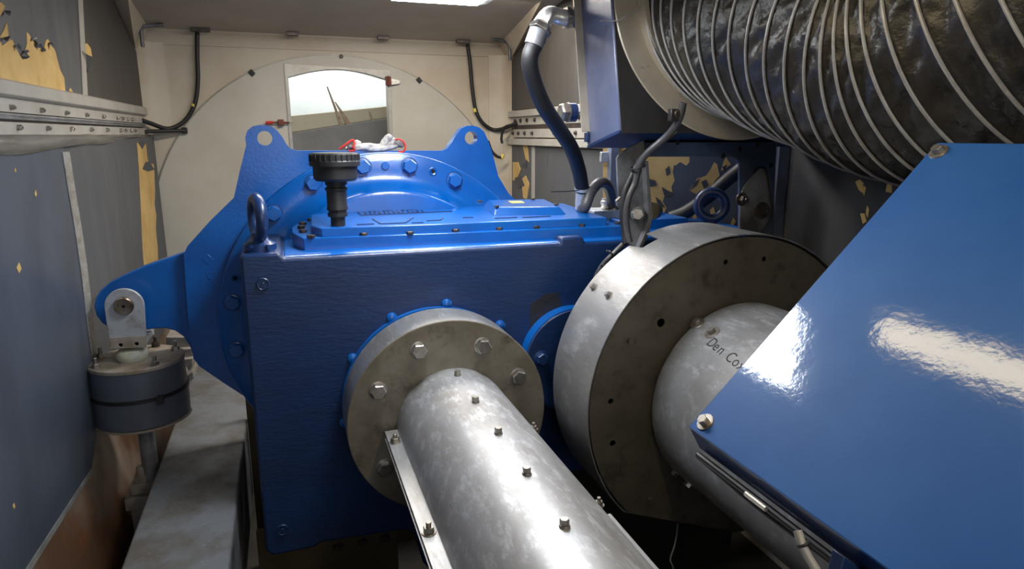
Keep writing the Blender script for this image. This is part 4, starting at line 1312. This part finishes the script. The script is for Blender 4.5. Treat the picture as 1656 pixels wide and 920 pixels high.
# lower near panel
sy = 2.82
lnp = [(-1.2, 1.955), (1.9, 1.955), (sy, 1.96), (sy, 1.20), (2.83, .97), (2.60, .80), (1.95, .835), (.5, .84), (-1.2, .84)]
lp = panel('insulation_panel', [Vector((XP, y, z)) for y, z in lnp], .018, M['foam_near'], 'blue-grey insulation panel nearest the camera on the lower left wall')
bm = nb(); prism(bm, [(XP + .002, 2.61, .795), (XP + .002, 2.60, .812), (XP + .002, 1.95, .847), (XP + .002, -1.2, .852), (XP + .002, -1.2, .830), (XP + .002, 1.95, .825)], (-.02, 0, 0))
obj('edge_tape', bm, M['tape'], lp)
for px, py, w, hh in ((58, 313, 2, 6), (31, 433, 4, 9), (23, 818, 2, 5), (25, 275, 1.5, 4)):
    bm = nb(); prism(bm, [wx(px - w, py, XP + .001), wx(px, py + hh, XP + .001), wx(px + w, py + 1, XP + .001), wx(px, py - hh, XP + .001)], (-.002, 0, 0)); obj('tear', bm, M['foam'], lp)
# lower far panel
XQ = -.752
Q0 = Vector((XQ, sy, 0)); QN = Vector((1, -(.040) / 1.66, 0)).normalized()


def aQ(x, y, off=0.0): return aP(x, y, Q0 + QN * off, QN)


def qx(y): return XQ + .040 / 1.66 * (y - sy)


bm = nb(); prism(bm, [Vector((qx(y), y, z)) for y, z in ((sy + .002, 1.965), (4.48, 1.99), (4.48, .9), (sy + .002, .9))], QN * -.008)
lf = tag(obj('insulation_panel', bm, M['foam_skin'], None), 'grey insulation panel beyond the silver seam on the lower left wall', 'insulation panel')
bm = nb()
edge = [(222, 231), (227, 230), (231, 240), (236, 232), (238, 252), (240, 262), (249, 266), (250, 290), (251, 310), (250, 330), (253, 350), (252, 370), (255, 400), (256, 440), (234, 440), (231, 400), (228, 330), (225, 270)]
prism(bm, [aQ(x, y, .002) for x, y in edge], QN * -.002); obj('bare_foam', bm, M['foam'], lf)
bm = nb(); prism(bm, [aQ(x, y, .0045) for x, y in ((231, 273), (236, 262), (243, 261), (246, 268), (250, 274), (240, 277))], QN * -.002); obj('torn_skin', bm, M['flap'], lf)
bm = nb(); prism(bm, [aQ(x, y, .0045) for x, y in ((224, 231), (229, 229), (234, 232), (231, 241))], QN * -.002); obj('torn_skin', bm, M['flap'], lf)
for pl in (((94, 255), (97, 262), (95, 268)),):
    pass
# seam tape between them
bm = nb()
zz = [1.94, 1.80, 1.66, 1.52, 1.38, 1.24, 1.18]
cen = [Vector((XP + .001, sy + .02 + .01 * math.sin(z * 9), z)) for z in zz]
for i in range(len(cen) - 1):
    a, b = cen[i], cen[i + 1]
    prism(bm, [a + Vector((0, -.035, 0)), b + Vector((0, -.035, 0)), b + Vector((0, .05, 0)), a + Vector((0, .05, 0))], (.002, 0, 0))
tag(obj('seam_tape', bm, M['tape']), 'crinkled silver tape over the seam of the lower left wall panels', 'tape')
# upper near panel, torn, and upper far panel
sU = 3.30
un = panel('insulation_panel', [Vector((XP, y, z)) for y, z in ((-1.2, 2.15), (3.20, 2.15), (3.39, 2.74), (-1.2, 3.2))], .018, M['foam_skin'], 'grey insulation panel on the upper left wall with a big torn patch of bare foam')


def upt(x, y): p = aX(x, y, XP); return (p.y, p.z)


tearU = [(-40, 80), (0, 66), (4, 74), (14, 66), (20, 64), (25, 76), (33, 91), (40, 84), (44, 70), (43, 52), (47, 55), (52, 64), (55, 68), (62, 72), (70, 84), (74, 66), (77, 63), (84, 72), (90, 84), (97, 112), (104, 126), (106, 150), (60, 145), (0, 134), (-40, 128)]
bm = nb(); prism(bm, [aX(x, y, XP + .002) for x, y in tearU], (-.002, 0, 0)); obj('bare_foam', bm, M['foam'], un, label='big ragged patch of bare yellow foam')
for k, pl in enumerate((((0, 60), (6, 50), (11, 36), (14, 58), (17, 64), (8, 64)), ((-20, 60), (-8, 10), (2, 4), (8, 10), (4, 22), (-6, 30)), ((112, 146), (114, 142), (119, 150), (117, 154)))):
    bm = nb(); prism(bm, [aX(x, y, XP + .002) for x, y in pl], (-.002, 0, 0)); obj('bare_foam', bm, M['foam'], un)
rnd = random.Random(4)
for cx_, cy_, s_ in ((6, 62, 8), (24, 74, 10), (38, 90, 9), (40, 82, 7), (60, 70, 9), (68, 80, 8), (8, 20, 8), (52, 62, 6), (80, 72, 6), (115, 152, 5)):
    bm = nb(); n_ = 6
    vs = []
    for j in range(n_):
        a = 2 * PI * j / n_ + rnd.uniform(-.4, .4); rr = s_ * rnd.uniform(.25, 1.0)
        p = aX(cx_ + rr * .55 * math.cos(a), cy_ + rr * math.sin(a), XP + .003); vs.append(p + Vector((rnd.uniform(0, .014), 0, 0)))
    c = bm.verts.new(sum(vs, Vector()) / n_ + Vector((.008, 0, 0))); v_ = [bm.verts.new(p) for p in vs]
    for j in range(n_): bm.faces.new((v_[j], v_[(j + 1) % n_], c))
    bm.faces.new(v_)
    obj('curled_flap', bm, M['flap'], un, smooth=20)
uf = panel('insulation_panel', [Vector((XP, y, z)) for y, z in ((3.205, 2.15), (4.50, 2.14), (4.50, 2.43), (3.77, 2.74), (3.395, 2.75))], .018, M['foam_dark'], 'dark grey insulation panel at the upper left corner by the bow wall')
bm = nb(); prism(bm, [aX(x, y, XP + .002) for x, y in ((132, 82), (135, 72), (141, 70), (147, 78), (149, 92), (141, 88))], (-.002, 0, 0)); obj('tear', bm, M['foam'], uf)
bm = nb(); prism(bm, [aX(x, y, XP + .004) for x, y in ((132, 82), (141, 88), (149, 93), (147, 104), (142, 117), (138, 100))], (-.004, 0, 0)); obj('curled_flap', bm, M['flap'], uf)
bm = nb(); prism(bm, [(XP + .004, 3.165, 2.152), (XP + .004, 3.235, 2.152), (XP + .004, 3.425, 2.74), (XP + .004, 3.355, 2.74)], (-.003, 0, 0))
tag(obj('seam_tape', bm, M['rail'], None), 'flat grey strip over the seam of the upper left wall panels', 'tape')

# rails along the left wall
rl = thing('wall_rail', 'pale grey bolted rail running along the left wall between the panels', 'rail', (XL + .02, 1.5, 2.0))
Ye = 4.42
bm = nb(); prism(bm, [(XL, -1.5, 2.105), (XL, -1.5, 2.155), (XP + .012, -1.5, 2.155), (XP + .022, -1.5, 2.148), (XP + .022, -1.5, 2.112), (XP + .012, -1.5, 2.105)], (0, Ye + 1.5, 0)); obj('upper_lip', bm, M['rail'], rl, bevel=.002)
bm = nb(); box(bm, (XL, -1.5, 2.064), (XP + .004, Ye, 2.107)); ur = obj('upper_strip', bm, M['rail'], rl, bevel=.001)
bm = nb(); prism(bm, [(XL, -1.5, 2.064), (XP + .010, -1.5, 2.060), (XP + .018, -1.5, 2.055), (XP + .006, -1.5, 2.050), (XP + .016, -1.5, 2.045), (XP + .004, -1.5, 2.042), (XL, -1.5, 2.042)], (0, Ye + 1.45, 0)); obj('steel_channel', bm, M['steel'], rl)
bm = nb(); prism(bm, [(XL, -1.5, 2.042), (XP, -1.5, 2.042), (XP + .002, -1.5, 2.035), (XL, -1.5, 2.035)], (0, Ye + 1.45, 0)); obj('dark_groove', bm, M['bolt_dark'], rl)
bm = nb(); box(bm, (XL, -1.5, 2.000), (XP + .008, Ye, 2.036)); lr = obj('lower_strip', bm, M['rail'], rl, bevel=.001)
for px in (17, 66, 106, 139, 166, 189, 197, 206, 213):
    y = aX(px, 172 + px * .12, XP + .004).y
    if y < Ye - .01:
        bolt(ur, (XP + .004, y, 2.078), (1, 0, 0), .014, .009, .002, .009, .004, M['bolt'])
        bolt(lr, (XP + .008, y + .02, 2.021), (1, 0, 0), .014, .009, .002, .009, .004, M['bolt'])
for px in (-30,): bolt(ur, (XP + .004, 2.1, 2.083), (1, 0, 0), .014, .009, .002, .009, .004, M['bolt'])
# crumpled foil strip below the rail
bm = nb()
NN = 60
grid = []
for i in range(NN + 1):
    y = -1.2 + (4.45 + 1.2) * i / NN
    rowv = []
    zb = 1.945 + .035 * min(1, max(0, (y - 2.3) / 1.8)) + .004 * math.sin(y * 7)
    for j in range(7):
        t = j / 6
        z = 2.003 + (zb - 2.003) * t
        xx = XP + .004 + .014 * math.sin(PI * t) + .012 * noise.noise(Vector((y * 4, t * 2.5, 3)))
        rowv.append(bm.verts.new((xx, y, z)))
    grid.append(rowv)
for a, b in zip(grid, grid[1:]):
    for j in range(6): bm.faces.new((a[j], a[j + 1], b[j + 1], b[j]))
bmesh.ops.solidify(bm, geom=bm.faces[:], thickness=.003)
tag(obj('foil_strip', bm, M['foil'], None, smooth=60), 'crumpled pale foil strip under the left wall rail', 'foil strip')

# ================================================================== RIGHT WALL LINING
XN = 1.488
un2 = panel('insulation_panel', [Vector((XN, y, z)) for y, z in ((3.0, 2.16), (4.46, 2.16), (4.46, 2.48), (3.55, 2.74), (3.0, 2.78))], -.011, M['foam_dark'], 'dark grey insulation panel on the upper right wall behind the oil hose')
rr_ = thing('wall_rail', 'short pale bolted rail on the right wall behind the oil hose', 'rail', (XN, 3.6, 2.0))
bm = nb(); box(bm, (XN - .022, 3.0, 2.115), (1.50, 4.44, 2.155)); obj('upper_lip', bm, M['rail'], rr_, bevel=.002)
bm = nb(); box(bm, (XN - .004, 3.0, 2.062), (1.50, 4.40, 2.115)); a = obj('upper_strip', bm, M['rail'], rr_)
bm = nb(); box(bm, (XN - .002, 3.0, 2.035), (1.50, 4.42, 2.06)); obj('dark_groove', bm, M['bolt_dark'], rr_)
bm = nb(); box(bm, (XN - .012, 3.0, 1.985), (1.50, 4.36, 2.035)); b = obj('lower_strip', bm, M['rail'], rr_)
bm = nb(); box(bm, (XN - .024, 3.0, 1.935), (1.50, 4.46, 1.975)); obj('lower_lip', bm, M['rail'], rr_, bevel=.002)
for y in (4.33, 4.22, 4.10, 3.96, 3.6, 3.3):
    bolt(a, (XN - .004, y, 2.09), (-1, 0, 0), .018, .010, .002, None, 0, M['bolt_dark'])
    bolt(b, (XN - .012, y + .02, 2.010), (-1, 0, 0), .018, .010, .002, None, 0, M['bolt_dark'])
ln2 = panel('insulation_panel', [Vector((XN, y, z)) for y, z in ((2.99, .9), (3.98, .9), (3.98, 1.93), (2.99, 1.93))], -.010, M['foam_skin'], 'plain grey insulation panel on the lower right wall left of the torn one')
ln3 = panel('insulation_panel', [Vector((XN, y, z)) for y, z in ((4.0, .9), (4.42, .9), (4.42, 1.93), (4.0, 1.93))], -.010, M['foam_skin'], 'narrow insulation panel with yellow tears at the lower right corner of the bow wall')
for pl in (((829, 262), (838, 262), (842, 274), (836, 290), (829, 292)), ((845, 235), (853, 232), (855, 262), (850, 258)), ((843, 290), (850, 284), (856, 298), (852, 322), (846, 320)), ((823, 268), (826, 266), (827, 284), (824, 282))):
    bm = nb(); prism(bm, [aX(x, y, XN - .002) for x, y in pl], (.002, 0, 0)); obj('tear', bm, M['foam'], ln3)
for pl in (((832, 288), (842, 284), (848, 300), (838, 304)), ((844, 268), (852, 258), (851, 272))):
    bm = nb(); prism(bm, [aX(x, y, XN - .004) for x, y in pl], (.004, 0, 0)); obj('curled_flap', bm, M['flap'], ln3)
bm = nb(); box(bm, (XN - .005, 3.965, .9), (XN, 4.015, 1.93)); tag(obj('seam_tape', bm, M['rail']), 'pale strip between the two lower right wall panels', 'tape')
# slanted wall piece with torn foam behind the bracket
w0, w1 = Vector((1.50, 2.98, 0)), Vector((2.10, 2.62, 0))
wd = (w1 - w0).normalized(); wn = Vector((-wd.y, wd.x, 0)); wn = -wn if wn.y > 0 else wn


def aW(x, y, off=0): return aP(x, y, w0 + wn * off, wn)


bm = nb(); q0, q1 = w0 + wn * .004, w1 + wn * .004
prism(bm, [q0 + Vector((0, 0, .5)), q1 + Vector((0, 0, .5)), q1 + Vector((0, 0, 2.4)), q0 + Vector((0, 0, 2.4))], wn * .012)
tw_ = obj('insulation_panel', bm, M['foam_near']); tag(tw_, 'peeling blue-grey panel with ragged yellow foam framed by the cooler bracket', 'insulation panel')
for pl in (((975, 240), (1115, 240), (1115, 262), (1110, 268), (1100, 262), (1092, 268), (1090, 266), (1088, 278), (1091, 292), (1086, 302), (1088, 316), (1080, 312), (1074, 318), (1072, 326), (1078, 336), (1074, 345), (1060, 348), (975, 352)),
           ((1115, 308), (1128, 288), (1134, 287), (1142, 284), (1148, 276), (1155, 262), (1160, 266), (1162, 276), (1164, 284), (1156, 292), (1150, 302), (1140, 310), (1132, 308), (1126, 314)),
           ((1170, 262), (1174, 254), (1182, 266), (1172, 274), (1166, 276)), ((1120, 352), (1124, 345), (1130, 358), (1118, 360)), ((1180, 365), (1186, 352), (1190, 358), (1184, 368)), ((1148, 340), (1154, 334), (1158, 350), (1150, 352))):
    bm = nb(); prism(bm, [aW(x, y, .018) for x, y in pl], wn * -.002); obj('bare_foam', bm, M['foam'], tw_)
for pl in (((1044, 284), (1052, 290), (1060, 292), (1062, 300), (1052, 302), (1048, 296)), ((1070, 302), (1080, 308), (1090, 312), (1084, 318), (1074, 316)), ((1076, 274), (1082, 268), (1084, 280), (1078, 284)), ((1116, 308), (1124, 294), (1132, 288), (1126, 300)), ((1060, 318), (1068, 324), (1076, 336), (1064, 332)), ((1168, 270), (1176, 266), (1172, 278)), ((1134, 294), (1142, 290), (1146, 300), (1138, 304))):
    bm = nb(); prism(bm, [aW(x, y, .024) for x, y in pl], wn * -.004); obj('curled_flap', bm, M['flap'], tw_)
bm = nb(); a = aW(990, 300, .05); box(bm, (a.x - .022, a.y - .02, .6), (a.x + .022, a.y + .02, 2.30))
tag(obj('upright_post', bm, M['postblue'], None, bevel=.004), 'slim pale grey upright left of the torn foam panel', 'post')
bm = nb(); p = aW(980, 254, .05); box(bm, p - Vector((.03, .01, .025)), p + Vector((.02, .01, .025)))
tag(obj('corner_clip', bm, M['clevis'], None, bevel=.004), 'small bright clip at the top of the slim upright', 'clip')
# post at the outer corner + near right wall panel
bm = nb(); box(bm, (1.985, 2.46, .5), (2.035, 2.56, 2.1)); box(bm, (2.035, 2.42, .5), (2.098, 2.56, 2.1))
tag(obj('corner_post', bm, M['postblue'], None, bevel=.004), 'pale blue-grey upright right of the cooler bracket', 'post')
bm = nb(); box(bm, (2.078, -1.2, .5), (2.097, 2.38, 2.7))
dp = obj('insulation_panel', bm, M['foam_shaded']); tag(dp, 'insulation panel darkened as in shade, with yellow tears between drum guard and duct', 'insulation panel')
for pl in (((1383, 294), (1390, 290), (1396, 296), (1394, 312), (1388, 306)), ((1397, 300), (1400, 304), (1397, 316), (1394, 308)), ((1402, 332), (1405, 338), (1403, 352), (1400, 345)), ((1391, 345), (1398, 345), (1401, 358), (1395, 362)), ((1434, 298), (1442, 296), (1442, 312), (1432, 310))):
    bm = nb(); prism(bm, [aX(x, y, 2.076) for x, y in pl], (.002, 0, 0)); obj('tear', bm, M['foam'], dp)

# ================================================================== BOW WALL DETAILS
YW = YB - .02


def cable(name, pts, r, m, label, cat='cable', par=None):
    bm = nb(); tube(bm, spline(pts), r, 10)
    o = obj(name, bm, m, par, smooth=60)
    if par is None: tag(o, label, cat)
    return o


A_ = lambda x, y, o=0: aY(x, y, YW - o)
lc = cable('wall_cable', [A_(319, 46), A_(319, 90), A_(320, 130), A_(316, 165), A_(305, 188), A_(290, 202, .01), A_(270, 208, .03), A_(245, 200, .09), A_(222, 192, .15)], .0125, M['rub'], 'black cable hanging from a ceiling clip at the left of the bow wall')
bm = nb(); tube(bm, [A_(313.8, 168), A_(312.6, 172)], .0135, 10); obj('yellow_mark', bm, M['yellow'], lc)
c2 = cable('wall_cable', [A_(223, 214, .15), A_(255, 212, .07), A_(300, 211)], .011, M['rub'], 'short horizontal black cable at the left end of the wall rail')
bm = nb(); p = A_(299, 211); box(bm, p - Vector((.018, .012, .018)), p + Vector((.014, .012, .018))); obj('cable_clip', bm, M['rub'], c2, bevel=.004)
rc_ = cable('wall_cable', [A_(755, 65), A_(760, 100), A_(764, 145), A_(770, 180), A_(782, 200), A_(800, 210), A_(822, 205, .08), A_(842, 195, .2)], .0125, M['rub'], 'black cable looping down the right of the bow wall with a yellow mark')
bm = nb(); tube(bm, [A_(767.5, 175), A_(769, 181)], .0135, 10); obj('yellow_mark', bm, M['yellow'], rc_)
c3 = cable('wall_cable', [A_(836, 200, .2), A_(816, 206, .12), A_(811, 222, .1), A_(812, 232, .1)], .009, M['rub'], 'thin black cable at the right end of the bow wall rail')
c4 = cable('wall_cable', [A_(789, 228, .1), A_(795, 244, .1), A_(804, 253, .1), A_(812, 255, .1)], .010, M['rub'], 'black cable end with yellow tip just right of the right lug')
bm = nb(); tube(bm, [A_(811, 256, .1), A_(814, 250, .1)], .012, 10); obj('yellow_tip', bm, M['yellow'], c4)
for k, (px, py, lb) in enumerate(((407, 118, 'left of the hatch'), (678, 130, 'right of the hatch'))):
    bm = nb(); p = aY(px, py, YB - .012)
    prism(bm, [p + Vector((-.022, 0, .004)), p + Vector((.0, 0, .024)), p + Vector((.022, 0, -.002)), p + Vector((.002, 0, -.022))], (0, .01, 0))
    cyl(bm, p + Vector((0, -.006, 0)), p + Vector((0, .001, 0)), .008, 12)
    tag(obj('disc_clip', bm, M['rub'], None, bevel=.002), 'small black clip on the rim of the round bulkhead ' + lb, 'clip')
# ceiling clips
for px, py, w, lb in ((323, 43, .052, 'above the left hanging cable'), (473, 57, .034, 'left of the hatch'), (620, 63, .034, 'right of the hatch'), (750, 63, .045, 'above the right hanging cable')):
    p = aY(px, py, 4.40); yc = 4.40; zc_ = ceilz(4.44)
    bm = nb(); box(bm, (p.x - w, yc, zc_ - .016), (p.x + w, yc + .03, zc_ + .004))
    for q_ in (-.6, 0, .6): cyl(bm, (p.x + w * q_, yc + .015, zc_ - .020), (p.x + w * q_, yc + .015, zc_ - .016), .004, 8)
    tag(obj('ceiling_clip', bm, M['bolt_dark'], None, bevel=.003), 'small dark clip on the ceiling ' + lb, 'clip')
cable('ceiling_strap', [A_(231, 76, .14), A_(229, 60, .14), A_(229, 48, .14), A_(236, 42, .14), A_(264, 40, .13)], .010, M['bracket_grey'], 'grey strap bent over the upper left corner of the bow wall', 'strap')
cable('ceiling_strap', [A_(825, 98, .14), A_(824, 80, .14), A_(821, 70, .14), A_(812, 66, .14), A_(794, 64, .13)], .010, M['bracket_grey'], 'grey strap bent over the upper right corner of the bow wall', 'strap')

# ================================================================== LAMPS
lz = 2.42
pl_ = thing('ceiling_lamp', 'bright white rectangular ceiling lamp cut off by the top of the picture', 'lamp', (.45, 2.0, lz))
LX0, LX1, LY0, LY1 = .34, .675, 1.76, 2.285
bm = nb(); box(bm, (LX0 + .02, LY0 + .02, lz - .004), (LX1 - .03, LY1 - .012, lz + .004)); obj('diffuser', bm, M['day'], pl_, bevel=.003)
bm = nb()
prism(bm, [(LX0 - .01, LY0 - .01, lz), (LX1, LY0 - .01, lz), (LX1, LY1 - .03, lz), (LX1 - .01, LY1 - .005, lz), (LX1 - .035, LY1, lz), (LX0 - .01, LY1, lz)], (0, 0, .09))
obj('lamp_body', bm, M['glass'], pl_, bevel=.004)
bm = nb()
for x in (LX0 + .1, LX1 - .1):
    for y in (LY0 + .1, LY1 - .1): cyl(bm, (x, y, lz + .08), (x, y, ceilz(y) + .01), .006, 8)
obj('hanger_rod', bm, M['bolt'], pl_)
tl = thing('tube_lamp', 'warm strip lamp running along the ceiling, seen mirrored in the blue cover', 'lamp', (.66, .6, lz))
bm = nb(); box(bm, (.632, -.9, lz - .03), (.706, 1.44, lz + .0)); obj('diffuser', bm, M['tube'], tl, bevel=.012)
bm = nb(); box(bm, (.595, -.92, lz), (.735, 1.45, lz + .05)); obj('lamp_body', bm, M['glass'], tl, bevel=.004)
bm = nb()
for y in (-.6, 1.1): cyl(bm, (.665, y, lz + .04), (.665, y, ceilz(y) + .01), .006, 8)
obj('hanger_rod', bm, M['bolt'], tl)
